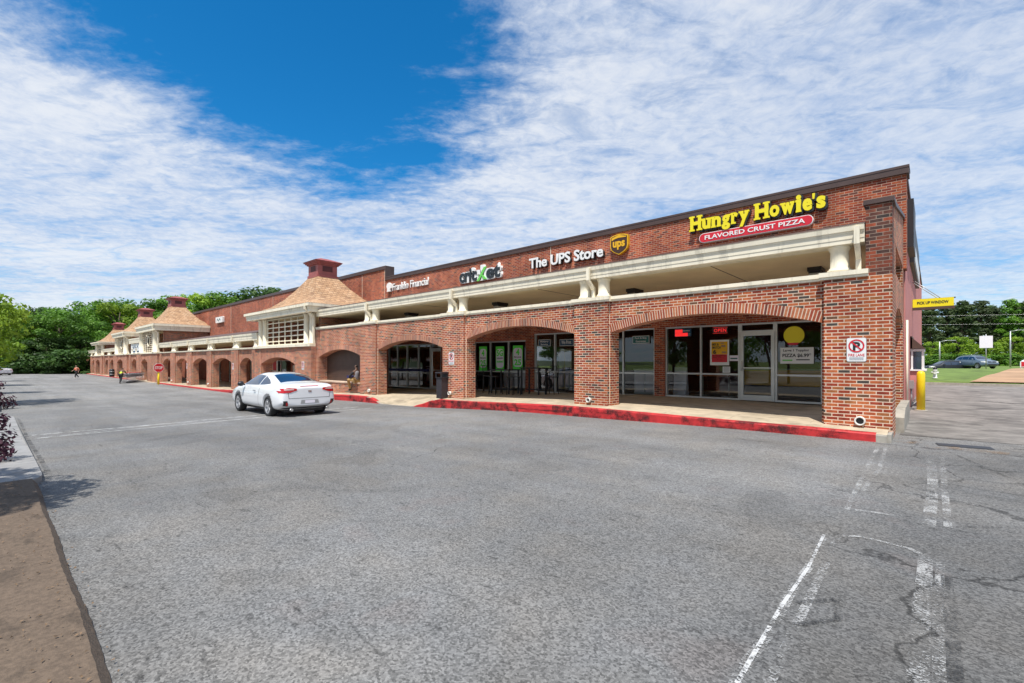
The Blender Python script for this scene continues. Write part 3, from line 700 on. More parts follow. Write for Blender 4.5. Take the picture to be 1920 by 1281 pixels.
# entrance pavilion between the two tall towers, set back, with its sign
b = MB(); b.box(-75.6, -67.3, 13.2, 13.5, LT2, 4.55); P(b, 'entrance_wall', 'brick')
b = MB(); b.prism([(-75.6, 4.56), (-67.3, 4.56), (-67.3, 4.75), (-71.4, 5.35), (-75.6, 4.75)], 'y', 12.9, 13.6); P(b, 'pediment', 'cream'); entablature(-75.6, -67.4, 3.95, 4.55)
for x in (-69.0, -71.4, -73.8): column(x, LT2 + .01, 3.3, .2)
# shop fronts of the left wing
ops = [(-36.2, -33.2, 1.75), (-42.2, -38.0, 1.85), (-47.0, -43.6, 1.85), (-52.8, -49.4, 1.85), (-58.0, -55.0, 1.85), (-31.0, -27.0, 1.75), (-66.5, -64.0, 1.85), (-73.5, -70.5, 2.0), (-82.0, -79.0, 1.85)]
wall_open(-126, -24.42, -.6, 2.499, ops)
for i, (a, c, h) in enumerate(ops):
    sf = S((a + c) / 2) + .01; window(a, c, sf, h, [a + (c - a) * .5] if i % 2 else [a + (c - a) * .35, a + (c - a) * .7], [sf + .8])
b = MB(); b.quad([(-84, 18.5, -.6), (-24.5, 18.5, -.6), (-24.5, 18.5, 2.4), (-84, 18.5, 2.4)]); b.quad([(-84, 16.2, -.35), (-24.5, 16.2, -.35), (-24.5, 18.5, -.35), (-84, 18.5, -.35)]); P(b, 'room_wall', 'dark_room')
for x, z in ((-32.9, -.02), (-42.6, -.12), (-48.3, -.15), (-54.0, -.17)): vent(x, z + .1, .07)
# roof and right-hand flank
b = MB(); b.box(-126, -.6, 16.3, 40.4, 5.9, 6.0); P(b, 'roof', 'roof_metal')
b = MB(); b.prism([(16.301, .2), (40.47, .2), (40.47, 6.5), (30, 6.5), (30, 6.65), (16.301, 6.65)], 'x', -.90, -.55); P(b, 'flank_wall', 'pink_stucco')
b = MB(); b.prism([(16.38, 6.652), (30.02, 6.652), (30.02, 6.502), (40.5, 6.502), (40.5, 6.62), (30.1, 6.62), (30.1, 6.80), (16.38, 6.80)], 'x', -.93, -.50); P(b, 'coping', 'coping')
b = MB(); b.box(-126, -.9, 40.1, 40.47, -.5, 6.4); b.box(-126, -125.7, 16.3, 40.1, -.6, 6.4); b.box(-126, -125.6, 11.5, 15.8, -.6, 3.17); P(b, 'rear_wall', 'pink_stucco')
b = MB(); b.tube([(-.52, 16.45, .4), (-.52, 16.45, 2.9)], .028, 8); P(b, 'downspout', 'cream')
# pick-up window bay on the flank
b = MB(); b.box(-.549, -.22, 19.9, 21.5, 1.12, 1.48); bay = P(b, 'pickup_bay', 'pink_stucco')
b = MB(); b.box(-.549, -.15, 19.84, 21.56, 1.481, 1.53); b.box(-.549, -.20, 19.88, 21.52, 2.11, 2.19)
for x, y in ((-.27, 19.9), (-.53, 19.9), (-.27, 21.42), (-.27, 20.62)): b.box(x, x + .05, y, y + .05, 1.53, 2.11)
b.build('bay_frame', 'white_paint', bay)
b = MB(); b.box(-.25, -.245, 19.96, 21.4, 1.54, 2.1); b.box(-.5, -.27, 19.92, 19.925, 1.54, 2.1); b.build('pane', 'car_glass', bay)
b = MB(); b.prism([(19.8, 2.191), (21.6, 2.191), (21.6, 2.60), (19.8, 2.60)], 'x', -.549, -.5); b.prism([(-.549, 2.60), (-.18, 2.20), (-.549, 2.20)], 'y', 19.8, 21.6); b.build('bay_hood', 'brown_metal', bay)
b = MB(); b.box(-.549, -.44, 18.9, 19.1, .95, 1.2); b.tube([(-.50, 19.0, .95), (-.50, 19.0, .36)], .025, 6); b.tube([(-.50, 19.0, .42), (-.30, 19.4, .62)], .012, 5); P(b, 'utility_box', 'galv')
# big dark box sign seen edge-on, high on the flank
# ------------------------------------------------------------------ signs on the building
def rrect(x0, x1, z0, z1, r=None, n=10):
    r = r or (z1 - z0) / 2; o = []
    for cx, cz, a in ((x1 - r, z0 + r, -90), (x1 - r, z1 - r, 0), (x0 + r, z1 - r, 90), (x0 + r, z0 + r, 180)):
        for i in range(n + 1): q = R(a + 90 * i / n); o.append((cx + r * math.cos(q), cz + r * math.sin(q)))
    return o
def slab(name, poly, y, d, m, parent=None, axis='y'):
    b = MB(); b.prism(poly, axis, y - d, y) if axis == 'y' else b.prism(poly, axis, y, y + d); return b.build(name, m, parent)
W = 15.80
s = thing('shop_sign', 'yellow slab lettering above a red capsule reading FLAVORED CRUST PIZZA', 'sign', (0, 0, 0))
HH = []
def slabword(word, x0, widths, z0, h, gap=.035):
    x = x0
    for ch, w_ in zip(word, widths): HH.append((ch, x, x + w_, z0, h)); x += w_ + gap
slabword('Hungry', -6.05, (.36, .27, .28, .25, .20, .28), 6.13, .50); slabword('Howie', -4.06, (.37, .26, .36, .13, .24), 6.12, .50); HH.append(('\u0027', -2.56, -2.50, 6.42, .16)); HH.append(('s', -2.46, -2.24, 6.12, .50))
for ch, x0, x1, zb_, h in HH:
    up_ = {'H': (0, 1), 'g': (-.26, .68), 'y': (-.26, .68), 'i': (0, 1.0)}.get(ch, (0, .70)); w_ = x1 - x0
    if ch == '\u0027': za, zc_ = zb_, zb_ + h
    else: za, zc_ = zb_ + up_[0] * h, zb_ + up_[1] * h
    for nm, ex, ez, yy, dd, mm_, bo in (('letter_backing', .025, -.02, W - .003, .12, 'sign_dark', .055), ('lettering', 0, 0, W - .124, .05, 'sign_yellow', .045)):
        g = .028 if ex else 0
        text(nm, ch, x0 + ex - g, x1 + ex + g, za + ez - g, zc_ + ez + g, yy, dd, mm_, s, bold=bo)
    xh = zb_ + .70 * h; ser = []
    if ch == 'H': ser = [(0, za), (1, za), (0, zc_ - .06), (1, zc_ - .06)]
    elif ch == 'u': ser = [(-.05, xh - .05), (.68, xh - .05)]
    elif ch == 'n': ser = [(0, za), (1, za), (-.05, xh - .05)]
    elif ch == 'r': ser = [(.1, za), (-.05, xh - .05)]
    elif ch in 'yw': ser = [(0, xh - .05), (1, xh - .05)]
    elif ch == 'i': ser = [(.5, za), (.25, xh - .05)]
    for u, z in ser:
        xc_ = x0 + .055 + u * (w_ - .11) if ch != 'i' else x0 + u * w_; hw = .092 if ch == 'H' else .07
        q = MB(); q.box(xc_ - hw, xc_ + hw, W - .172, W - .125, z, z + .055); q.build('letter_serif', 'sign_yellow', s)
slab('capsule_rim', rrect(-5.77, -2.54, 5.70, 6.01), W - .003, .12, 'sign_white', s); slab('capsule', rrect(-5.75, -2.56, 5.72, 5.99), W - .1235, .01, 'sign_red', s)
text('lettering', 'FLAVORED CRUST PIZZA', -5.58, -2.74, 5.785, 5.925, W - .134, .012, 'sign_white', s, bold=.018)
s = thing('shop_sign', 'white raised lettering beside a brown and gold shield on the upper wall', 'sign', (0, 0, 0))
text('letter_backing', 'The UPS Store', -13.10, -9.40, 5.80, 6.25, W - .003, .10, 'sign_dark', s, bold=.02)
text('lettering', 'The UPS Store', -13.12, -9.42, 5.82, 6.27, W - .104, .04, 'sign_white', s, bold=.026)
def shield(x0, x1, z0, z1, k=1.0):
    xc, zc = (x0 + x1) / 2, (z0 + z1) / 2; w_, h_ = (x1 - x0) / 2 * k, (z1 - z0) / 2 * k; pts = []
    for u, v in ((-1, .78), (-.6, .92), (0, 1), (.6, .92), (1, .78), (1, -.15), (.92, -.45), (.6, -.72), (0, -1), (-.6, -.72), (-.92, -.45), (-1, -.15)): pts.append((xc + u * w_, zc + v * h_))
    return pts
slab('shield_rim', shield(-9.10, -8.36, 5.78, 6.56), W - .003, .14, 'sign_gold', s); slab('shield', shield(-9.10, -8.36, 5.78, 6.56, .90), W - .144, .01, 'sign_brown', s)
b = MB(); b.prism([(-9.03, 6.33), (-9.03, 6.43), (-8.73, 6.515), (-8.43, 6.43), (-8.43, 6.40), (-8.75, 6.41), (-8.9, 6.385)], 'y', W - .160, W - .155); b.build('shield_sweep', 'sign_gold', s)
text('lettering', 'ups', -8.98, -8.48, 5.97, 6.29, W - .155, .01, 'sign_gold', s, bold=.035)
s = thing('shop_sign', 'dark white-edged lettering with a lime green slash through its middle', 'sign', (0, 0, 0))
text('letter_backing', 'cricket', -17.72, -14.80, 5.66, 6.42, W - .003, .12, 'sign_white', s, bold=.075)
text('lettering', 'cric', -17.68, -16.42, 5.70, 6.34, W - .124, .03, 'sign_dark', s, bold=.035); text('lettering', 'et', -15.78, -14.86, 5.70, 6.28, W - .124, .03, 'sign_dark', s, bold=.035)
b = MB(); b.prism([(-16.42, 5.66), (-16.26, 5.66), (-15.74, 6.30), (-15.92, 6.30)], 'y', W - .160, W - .124); b.prism([(-16.10, 5.98), (-15.96, 5.9), (-15.74, 5.70), (-15.98, 5.70)], 'y', W - .165, W - .124); b.build('green_slash', 'sign_green', s)
s = thing('shop_sign', 'small thin white lettering with a white profile mark at its left end', 'sign', (0, 0, 0))
text('lettering', 'Franklin Financial', -23.70, -20.32, 5.94, 6.36, W - .003, .06, 'sign_white', s, bold=.008)
b = MB(); b.prism([(-24.2, 5.92), (-23.85, 5.92), (-23.88, 6.06), (-23.76, 6.12), (-23.80, 6.34), (-23.98, 6.45), (-24.16, 6.40), (-24.24, 6.25), (-24.16, 6.08)], 'y', W - .13, W - .003); b.build('round_mark', 'sign_white', s)
s = thing('shop_sign', 'small white box sign on the far brick wall between the two towers', 'sign', (0, 0, 0))
slab('sign_box', rrect(-56.2, -54.0, 5.78, 6.38, .06, 3), W, .18, 'sign_white', s)
b = MB(); b.prism([(-55.9, 5.95), (-55.5, 6.25), (-55.2, 5.98), (-54.9, 6.25), (-54.5, 5.95), (-54.9, 6.10), (-55.2, 5.88), (-55.5, 6.10)], 'y', W - .186, W - .1805); b.build('sign_wave', 'teal_sign', s)
s = thing('shop_sign', 'large white panel sign between the two tallest towers with a blue line below', 'sign', (0, 0, 0))
slab('sign_panel', [(-74.8, 2.78), (-67.9, 2.78), (-67.9, 3.9), (-74.8, 3.9)], 11.6, .12, 'sign_white', s)
b = MB(); b.prism([(-73.9, 3.2), (-73.5, 3.8), (-72.9, 3.35), (-72.3, 3.8), (-71.6, 3.3), (-70.8, 3.7), (-70.2, 3.25), (-70.9, 3.5), (-71.6, 3.15), (-72.4, 3.55), (-73.0, 3.2), (-73.6, 3.5)], 'y', 11.47, 11.476); b.box(-73.6, -69.0, 11.47, 11.476, 2.86, 3.02); b.build('sign_stripe', 'blue_sign', s)
# edge-on sign high on the pink flank
s = thing('flank_sign', 'black box sign seen edge-on high on the pink side wall', 'sign', (0, 0, 0))
b = MB(); b.box(-.549, -.40, 17.2, 19.0, 5.0, 6.35); b.box(-.549, -.44, 19.3, 26.5, 4.9, 6.3); b.build('sign_box', 'black_paint', s)
slab('sign_face', rrect(19.6, 26.2, 5.0, 5.5), -.44, .02, 'sign_white', s, 'x')

# fire-lane plates on the piers
def no_parking(x, zc, k, label, y=11.366, rot=False):
    w_, h_ = .155 * k, .229 * k
    s = thing('parking_sign', label, 'sign', (x, y, zc))
    slab('plate_edge', rrect(-w_, w_, -h_, h_, .03, 4), 0, .004, 'galv', s); slab('plate', rrect(-w_ + .007, w_ - .007, -h_ + .007, h_ - .007, .026, 4), -.0045, .003, 'sign_white', s)
    text('letter', 'P', -.055 * k, .060 * k, -.02 * k, .15 * k, -.008, .003, 'sign_dark', s, bold=.045)
    b = MB(); b.lathe([(.125 * k, -.010), (.125 * k, -.014), (.100 * k, -.014), (.100 * k, -.010)], (0, 0, .075 * k), 28, 'y')
    m2 = MB(); n = 28
    for i in range(n):
        a, c = 2 * math.pi * i / n, 2 * math.pi * (i + 1) / n
        m2.quad([(q * k * math.cos(t_), -.0135, .075 * k + q * k * math.sin(t_)) for q, t_ in ((.100, a), (.125, a), (.125, c), (.100, c))])
    d = .707 * .105 * k; m2.quad([(-d - .009, -.014, .075 * k + d - .009), (-d + .009, -.014, .075 * k + d + .009), (d + .009, -.014, .075 * k - d + .009), (d - .009, -.014, .075 * k - d - .009)])
    m2.build('red_ring', 'sign_red', s)
    text('lettering', 'FIRE LANE', -.125 * k, .125 * k, -.125 * k, -.075 * k, -.008, .003, 'sign_red', s, bold=.01)
    b = MB()
    for q in (-.155, -.175, -.195): b.box(-.11 * k, .11 * k, -.0095, -.0085, q * k, (q + .006) * k)
    b.build('small_print', 'blue_sign', s)
no_parking(-1.12, 2.02, 1.03, 'no parking fire lane plate on the big corner pier')
no_parking(-13.28, 1.89, 1.0, 'no parking fire lane plate on the pier by the patio tables')
no_parking(-25.35, 1.55, 1.0, 'no parking fire lane plate on the brick under the nearest tower', y=11.196)
no_parking(-37.0, 1.42, 1.0, 'no parking fire lane plate on the first pier past the nearest tower')
no_parking(-48.9, 1.35, 1.0, 'no parking fire lane plate on the pier nearest the stop sign')

# things in the shop windows
def poster(label, x0, x1, z0, z1, bg, cat='poster', y=15.86):
    s = thing('window_poster', label, cat, (0, 0, 0)); b = MB(); b.box(x0, x1, y, y + .006, z0, z1); b.build('sheet', bg, s); return s
s = poster('tall food poster with a big black 6 in the pizza shop window', -5.48, -4.88, 1.66, 2.49, 'sign_white')
b = MB(); b.box(-5.43, -4.93, 15.850, 15.859, 2.02, 2.43); b.build('picture', 'sign_gold', s); b = MB(); b.box(-5.42, -4.94, 15.8505, 15.859, 1.76, 2.015); b.build('picture', 'sign_red', s)
text('lettering', 'MIX &', -5.40, -5.20, 2.30, 2.38, 15.849, .003, 'sign_dark', s, bold=.03); text('lettering', 'MATCH', -5.40, -5.14, 2.20, 2.28, 15.849, .003, 'sign_dark', s, bold=.03); text('lettering', '6', -5.38, -5.28, 2.03, 2.17, 15.849, .003, 'sign_dark', s, bold=.05)
rnd = random.Random(3)
b = MB()
for i in range(26):
    x, z, r = rnd.uniform(-5.38, -4.98), rnd.uniform(1.78, 2.0), rnd.uniform(.02, .045); b.prism([(x + r * math.cos(a), z + r * .7 * math.sin(a)) for a in [k * math.pi / 4 for k in range(8)]], 'y', 15.846 - i * .0001, 15.849)
b.build('food', 'red_paint', s)
b = MB()
for x, z, w_, h_ in ((-5.12, 2.25, .13, .07), (-5.14, 2.36, .1, .04), (-5.1, 2.05, .14, .06)): b.box(x, x + w_, 15.843, 15.849, z, z + h_)
b.build('food', 'dirt_bank', s)
s = poster('white sheet reading Large Topping PIZZA $6.99 beside the glass door', -3.42, -2.56, 1.72, 2.20, 'sign_white')
text('lettering', 'Large 1 Topping', -3.34, -2.68, 2.06, 2.15, 15.859, .003, 'sign_dark', s, bold=.02); text('lettering', 'PIZZA $6.99*', -3.36, -2.62, 1.90, 2.02, 15.859, .003, 'sign_dark', s, bold=.03)
b = MB(); b.box(-3.36, -3.10, 15.855, 15.859, 1.80, 1.84); b.build('small_print', 'sign_green', s); b = MB(); b.box(-3.0, -2.66, 15.855, 15.859, 1.82, 1.85); b.build('small_print', 'sign_dark', s)
o = MB(); o.lathe([(.27, 15.852), (.27, 15.86)], (-3.06, 0, 2.56), 32, 'y'); dc = thing('window_decal', 'plain round yellow decal high on the pane right of the glass door', 'decal'); o.build('disc', 'sign_yellow', dc); o = MB(); o.prism([(-3.24, 2.34), (-2.92, 2.34), (-2.98, 2.27), (-3.18, 2.27)], 'y', 15.846, 15.851); o.build('disc_base', 'sign_red', dc)
s = poster('small pale notice taped left of the shop door handle', -4.87, -4.60, 1.80, 1.98, 'poster_lav', 'notice'); b = MB(); b.box(-4.84, -4.63, 15.855, 15.859, 1.86, 1.90); b.build('small_print', 'teal_sign', s)
s = poster('small white sheet of opening hours just above the window rail', -5.08, -4.85, 1.42, 1.62, 'sign_white', 'notice')
b = MB()
for q in range(5): b.box(-5.05, -4.88, 15.855, 15.859, 1.45 + q * .035, 1.458 + q * .035)
b.build('small_print', 'blue_sign', s)
s = poster('red lit OPEN sign in the pizza shop window', -5.40, -4.92, 2.70, 2.90, 'black_paint', 'open sign'); text('lettering', 'OPEN', -5.35, -4.97, 2.745, 2.855, 15.859, .01, 'neon_red', s, bold=.0, space=1.15)
b = MB()
for z in (2.703, 2.892): b.box(-5.39, -4.93, 15.85, 15.859, z, z + .006)
b.build('tube_border', 'neon_red', s)
s = poster('red and blue lit panel high in the left pizza shop pane', -6.68, -6.10, 2.64, 2.90, 'blue_sign', 'lit sign'); b = MB(); b.box(-6.66, -6.4, 15.85, 15.859, 2.77, 2.88); b.box(-6.66, -6.22, 15.85, 15.859, 2.65, 2.76); b.build('lit_panel', 'neon_red', s)
b = MB(); b.box(-6.38, -6.15, 15.85, 15.859, 2.82, 2.84); b.box(-6.20, -6.13, 15.85, 15.859, 2.68, 2.69); b.box(-6.20, -6.13, 15.85, 15.859, 2.72, 2.73); b.build('lit_line', 'sign_white', s)
def teal(label, x0, x1, z0, z1, t1, t2, bg='teal_sign'):
    s = poster(label, x0, x1, z0, z1, 'sign_white', 'window sign'); b = MB(); b.box(x0 + .02, x1 - .02, 15.853, 15.859, z0 + .02, z1 - .02); b.build('panel', bg, s)
    zm = (z0 + z1) / 2; w_ = x1 - x0
    text('lettering', t1, x0 + .15 * w_, x1 - .15 * w_, zm + .01 if t2 else zm - .06, z1 - .05, 15.852, .003, 'sign_white', s, bold=.01)
    if t2: text('lettering', t2, x0 + .2 * w_, x1 - .2 * w_, z0 + .05, zm - .02, 15.852, .003, 'sign_white', s, bold=.01)
teal('teal PACK & SHIP sign right of the middle pier', -8.28, -7.62, 2.44, 2.72, 'Pack & Ship', 'Guarantee')
teal('teal sign half hidden by the middle pier', -9.6, -8.92, 2.44, 2.72, 'Mailboxes', '')
teal('dark blue WE PRINT sign at the right of the middle arch', -11.62, -10.92, 2.42, 2.70, 'We Print', '', 'blue_sign')
teal('dark blue sign left of the WE PRINT sign', -12.75, -12.10, 2.43, 2.72, 'Notary', 'Service', 'blue_sign')
for nm, x0, x1, z0, z1, a_, c_, d_ in (('leftmost green 4 for 25 phone poster', -16.46, -15.93, 1.33, 2.50, '4', 'lines', '25'), ('green 5G phone poster between two others', -15.34, -14.80, 1.33, 2.48, '5G', 'nationwide', 'included'), ('rightmost green 4 for 25 phone poster', -14.25, -13.66, 1.40, 2.50, '4', 'lines', '25')):
    s = poster(nm, x0, x1, z0, z1, 'poster_green'); w_, h_ = x1 - x0, z1 - z0
    slab('bubble', rrect(x0 + .03, x1 - .03, z0 + .12 * h_, z0 + .90 * h_, .16, 8), 15.858, .002, 'poster_lav', s)
    text('lettering', a_, x0 + (.32 if a_ == '4' else .12) * w_, x1 - (.32 if a_ == '4' else .12) * w_, z0 + .60 * h_, z0 + .86 * h_, 15.855, .003, 'poster_green', s, bold=.04)
    text('lettering', c_, x0 + .15 * w_, x1 - .15 * w_, z0 + .50 * h_, z0 + .56 * h_, 15.855, .003, 'sign_dark', s, bold=.02)
    text('lettering', d_, x0 + .14 * w_, x1 - .14 * w_, z0 + (.18 if d_ == '25' else .34) * h_, z0 + .44 * h_, 15.855, .003, 'poster_green', s, bold=.04)
for i, (x, l) in enumerate(((-24.0, 'leftmost white script decal on the dark shop glass'), (-22.1, 'middle white script decal on the dark shop glass'), (-20.65, 'small white script decal beside the dark shop door'))):
    o = text('window_decal', 'Franklin', x, x + (.62 if i < 2 else .3), 1.78, 2.0, 15.862, .003, 'poster_lav', None); tag(o, l, 'decal')
o = tag(slab('window_decal', [(-24.25, 1.22), (-20.4, 1.22), (-20.4, 1.36), (-24.25, 1.36)], 15.862, .003, 'blue_towel'), 'long dark blue band low across the dark shop glass', 'decal')
s = poster('red and white sale poster in the far shop window past the nearest tower', -41.9, -40.6, .9, 2.0, 'sign_white', y=15.84); b = MB(); b.box(-41.6, -40.9, 15.83, 15.839, 1.0, 1.85); b.build('picture', 'sign_red', s)
o = MB(); o.box(-37.35, -36.45, 15.70, 15.79, .75, 1.45); tag(o.build('notice_board', 'sign_white'), 'white notice board on the shaded wall past the nearest tower', 'notice board')
# furniture inside the pizza shop
def bench(x0, x1, y, z, label):
    t = thing('bench_table', label, 'table', ((x0 + x1) / 2, y, z)); w_ = (x1 - x0) / 2
    b = MB(); b.box(-w_, w_, -.3, .3, .70, .75); b.build('table_top', 'orange_bench', t)
    for q in (-w_ + .1, w_ - .1): b = MB(); b.tube([(q, 0, 0), (q, 0, .70)], .03, 8); b.box(q - .2, q + .2, -.2, .2, 0, .02); b.build('leg', 'alu', t)
bench(-6.3, -5.2, 17.2, .56, 'orange topped table on a steel leg inside the left pizza shop pane'); bench(-5.1, -4.7, 17.6, .56, 'short orange table just left of the glass shop door')
t = thing('counter', 'long yellow fronted counter inside the pizza shop', 'counter', (-2.8, 16.75, .56)); b = MB(); b.box(-1.9, 1.6, 0, .6, 0.45, .95); b.build('front_panel', 'sign_gold', t); b = MB(); b.box(-1.9, 1.6, .02, .58, 0, .449); b.build('plinth', 'black_paint', t); b = MB(); b.box(-1.95, 1.65, -.05, .65, .951, .99); b.build('counter_top', 'table_white', t)
t = thing('folding_sign', 'grey folding board leaning inside the left pizza shop pane', 'board', (-6.75, 16.5, .57)); b = MB(); b.prism([(-.12, 0), (.0, 1.0), (.03, 1.0), (-.09, 0)], 'x', -.2, .25); b.build('board', 'poster_lav', t); b = MB(); b.prism([(.15, 0), (.03, 1.0), (.06, 1.0), (.18, 0)], 'x', -.2, .25); b.build('back_leg', 'poster_lav', t)

def cabinet(x, y, w_, h, label, body, top, cat='cabinet'):
    t = thing('shop_cabinet', label, cat, (x, y, .45)); b = MB(); b.box(-w_, w_, 0, .5, .06, h); b.build('cabinet_body', body, t); b = MB(); b.box(-w_ - .03, w_ + .03, -.03, .53, h + .001, h + .04); b.build('cabinet_top', top, t)
    for q in range(2): b = MB(); b.box(-w_ + .04 + q * w_, -.04 + q * w_, -.02, -.001, .15, h - .1); b.build('cabinet_door', 'poster_lav' if body != 'poster_lav' else 'galv', t)
cabinet(-8.3, 16.9, .45, 1.0, 'grey copier cabinet behind the glass right of the middle pier', 'galv', 'sign_white', 'copier')
cabinet(-11.3, 16.9, .6, .95, 'pale counter behind the glass under the WE PRINT sign', 'poster_lav', 'black_paint', 'counter')
cabinet(-12.6, 17.6, .35, 1.9, 'tall tan shelf unit at the left end of the copy shop', 'soffit', 'brown_metal', 'shelf')
cabinet(-21.6, 17.3, .9, 1.0, 'long desk inside the dark shop beside the open ramp', 'blue_towel', 'poster_lav', 'desk')
cabinet(-15.2, 17.0, .7, .9, 'low display case behind the green phone posters', 'sign_white', 'black_paint', 'display case')
# ------------------------------------------------------------------ patio furniture under the arcade
def patio_table(x, y, z, h, lx, ly, label):
    t = thing('patio_table', label, 'table', (x, y, z)); b = MB(); b.box(-lx, lx, -ly, ly, h - .035, h); b.build('table_top', 'black_paint', t)
    for sx in (-1, 1):
        for sy in (-1, 1): b = MB(); b.box(sx * (lx - .06) - .025, sx * (lx - .06) + .025, sy * (ly - .06) - .025, sy * (ly - .06) + .025, 0, h - .036); b.build('leg', 'black_paint', t)
    b = MB(); b.box(-lx + .08, lx - .08, -.02, .02, .18, .22); b.build('stretcher', 'black_paint', t)
def patio_chair(x, y, z, h, rz, label, back=True):
    t = thing('patio_chair' if back else 'bar_stool', label, 'chair' if back else 'stool', (x, y, z), rz, 'patio seats under the arcade')
    b = MB(); b.box(-.21, .21, -.21, .21, h - .03, h); b.build('seat', 'black_paint', t)
    for sx in (-1, 1):
        for sy in (-1, 1): b = MB(); b.tube([(sx * .2, sy * .2, 0), (sx * .17, sy * .17, h - .03)], .016, 6); b.build('leg', 'black_paint', t)
    if back:
        b = MB(); b.tube([(-.19, .19, h), (-.19, .25, h + .42), (.19, .25, h + .42), (.19, .19, h)], .016, 6)
        for q in range(1, 6): b.tube([(-.19 + q * .063, .20, h + .01), (-.19 + q * .063, .25, h + .41)], .009, 5)
        b.build('backrest', 'black_paint', t)
zf = S(-14.5) + .02
patio_table(-15.9, 14.6, zf, .76, .75, .4, 'low black patio table behind the pier with the leftmost poster'); patio_table(-13.3, 14.3, zf, 1.02, .55, .35, 'tall black patio table in the middle of the arch'); patio_table(-11.9, 14.5, zf + .02, 1.08, .5, .3, 'tall black patio table at the right of the arch')
for i, (x, y, h, rz, bk, l) in enumerate(((-16.5, 14.0, .46, 3.3, True, 'black patio chair at the left end of the low table'), (-15.6, 13.95, .46, 3.0, True, 'black patio chair at the right of the low table'), (-15.9, 15.2, .46, .1, True, 'black patio chair between the low table and the glass'),
    (-14.1, 14.2, .74, 1.5, True, 'tall black chair left of the middle table'), (-13.3, 13.75, .74, 3.1, False, 'black bar stool in front of the middle table'), (-12.5, 13.95, .74, 3.0, False, 'black bar stool between the two tall tables'), (-11.3, 14.9, .74, .2, True, 'tall black chair at the far right table'))):
    patio_chair(x, y, zf, h, rz, l, bk)
t = thing('litter_bin', 'slim dark litter bin standing against the pier by the open ramp', 'bin', (-13.62, 10.98 + .22, side_h(-13.62, 11.1)))
b = MB(); b.box(-.15, .15, -.15, .15, 0.02, .78); b.build('bin_body', 'bin_plastic', t); b = MB(); b.box(-.18, .18, -.18, .18, .781, .80); b.box(-.16, .16, .10, .16, .80, .95); b.box(-.18, .18, -.18, .18, .95, 1.0)
for x in (-.17, .14): b.box(x, x + .03, -.17, -.14, .80, .95)
b.build('bin_hood', 'bin_plastic', t)

# ------------------------------------------------------------------ street furniture
t = thing('stop_sign', 'red octagonal STOP sign on a short yellow post at the kerb', 'stop sign', (-55.0, 10.5, G(-55) - .02), R(8))
b = MB(); b.tube([(0, 0, 0), (0, 0, 1.15)], .085, 12); b.lathe([(.085, 1.15), (.05, 1.2), (.01, 1.215)], (0, 0, 0), 12); b.build('post', 'safety_yellow', t); b = MB(); b.tube([(0, 0, 1.15), (0, 0, 2.0)], .03, 8); b.build('upper_post', 'galv', t)
oc = lambda r: [(r * math.cos(R(22.5 + 45 * i)), 1.62 + r * math.sin(R(22.5 + 45 * i))) for i in range(8)]
slab('sign_rim', oc(.455), .088, .012, 'sign_white', t, 'x'); slab('sign_face', oc(.42), .1005, .003, 'sign_red', t, 'x'); text('lettering', 'STOP', -.31, .31, 1.48, 1.76, .104, .003, 'sign_white', t, bold=.03, axis='x')
t = thing('pickup_sign', 'yellow PICK UP WINDOW sign projecting from the pink side wall', 'sign', (0, 21.95, 0))
b = MB(); b.box(-.54, .53, 0, .16, 3.70, 3.99); b.build('sign_box', 'sign_yellow', t); b = MB(); b.box(-.549, .58, .17, .30, 3.98, 4.01); b.box(-.549, .56, .0, .28, 3.62, 3.695); b.build('bracket', 'brown_metal', t)
text('lettering', 'PICK UP WINDOW', -.42, .40, 3.80, 3.90, -.001, .006, 'sign_dark', t, bold=.03)
b = MB(); b.tube([(-.55, .1, 4.62), (.1, .1, 4.0)], .012, 5); b.tube([(-.55, .22, 4.72), (.2, .22, 4.0)], .012, 5); b.build('stay_rod', 'galv', t)
def bollard(x, y, label):
    t = thing('bollard', label, 'bollard', (x, y, G(x)), 0, 'yellow bollards'); b = MB(); b.lathe([(.10, 0), (.10, 1.10), (.085, 1.15), (.05, 1.18), (.01, 1.19)], (0, 0, 0), 18); b.build('post', 'safety_yellow', t); b = MB(); b.lathe([(.16, 0), (.16, .02), (.105, .03)], (0, 0, 0), 18); b.build('footing', 'concrete_kerb', t)
bollard(-.27, 18.6, 'nearer bright yellow bollard beside the pick-up window'); bollard(-.36, 22.6, 'farther yellow bollard mostly hidden behind the nearer one')
t = thing('fire_hydrant', 'white fire hydrant with dark cap in the grass beyond the drive', 'hydrant', (.10, 42.5, bank(0, 42.5)))
b = MB(); b.lathe([(.14, 0), (.14, .05), (.10, .06), (.10, .50), (.13, .52), (.13, .56), (.09, .60)], (0, 0, 0), 14); b.lathe([(.07, -.19), (.07, .19)], (0, 0, .38), 10, 'x'); b.lathe([(.08, -.20), (.08, -.1)], (0, 0, .36), 10, 'y'); b.build('barrel', 'white_paint', t); b = MB(); b.lathe([(.12, .601), (.10, .70), (.04, .75), (.03, .80)], (0, 0, 0), 14); b.build('bonnet', 'black_paint', t)
t = thing('road_sign', 'back of a pale rectangular road sign on a thin post above the silver car', 'road sign', (3.77, 63.6, 1.0)); b = MB(); b.tube([(0, 0, -.1), (0, 0, 3.35)], .04, 6); b.build('post', 'galv', t); b = MB(); b.box(-.45, .45, -.06, -.04, 2.05, 3.2); b.build('plate', 'poster_lav', t)
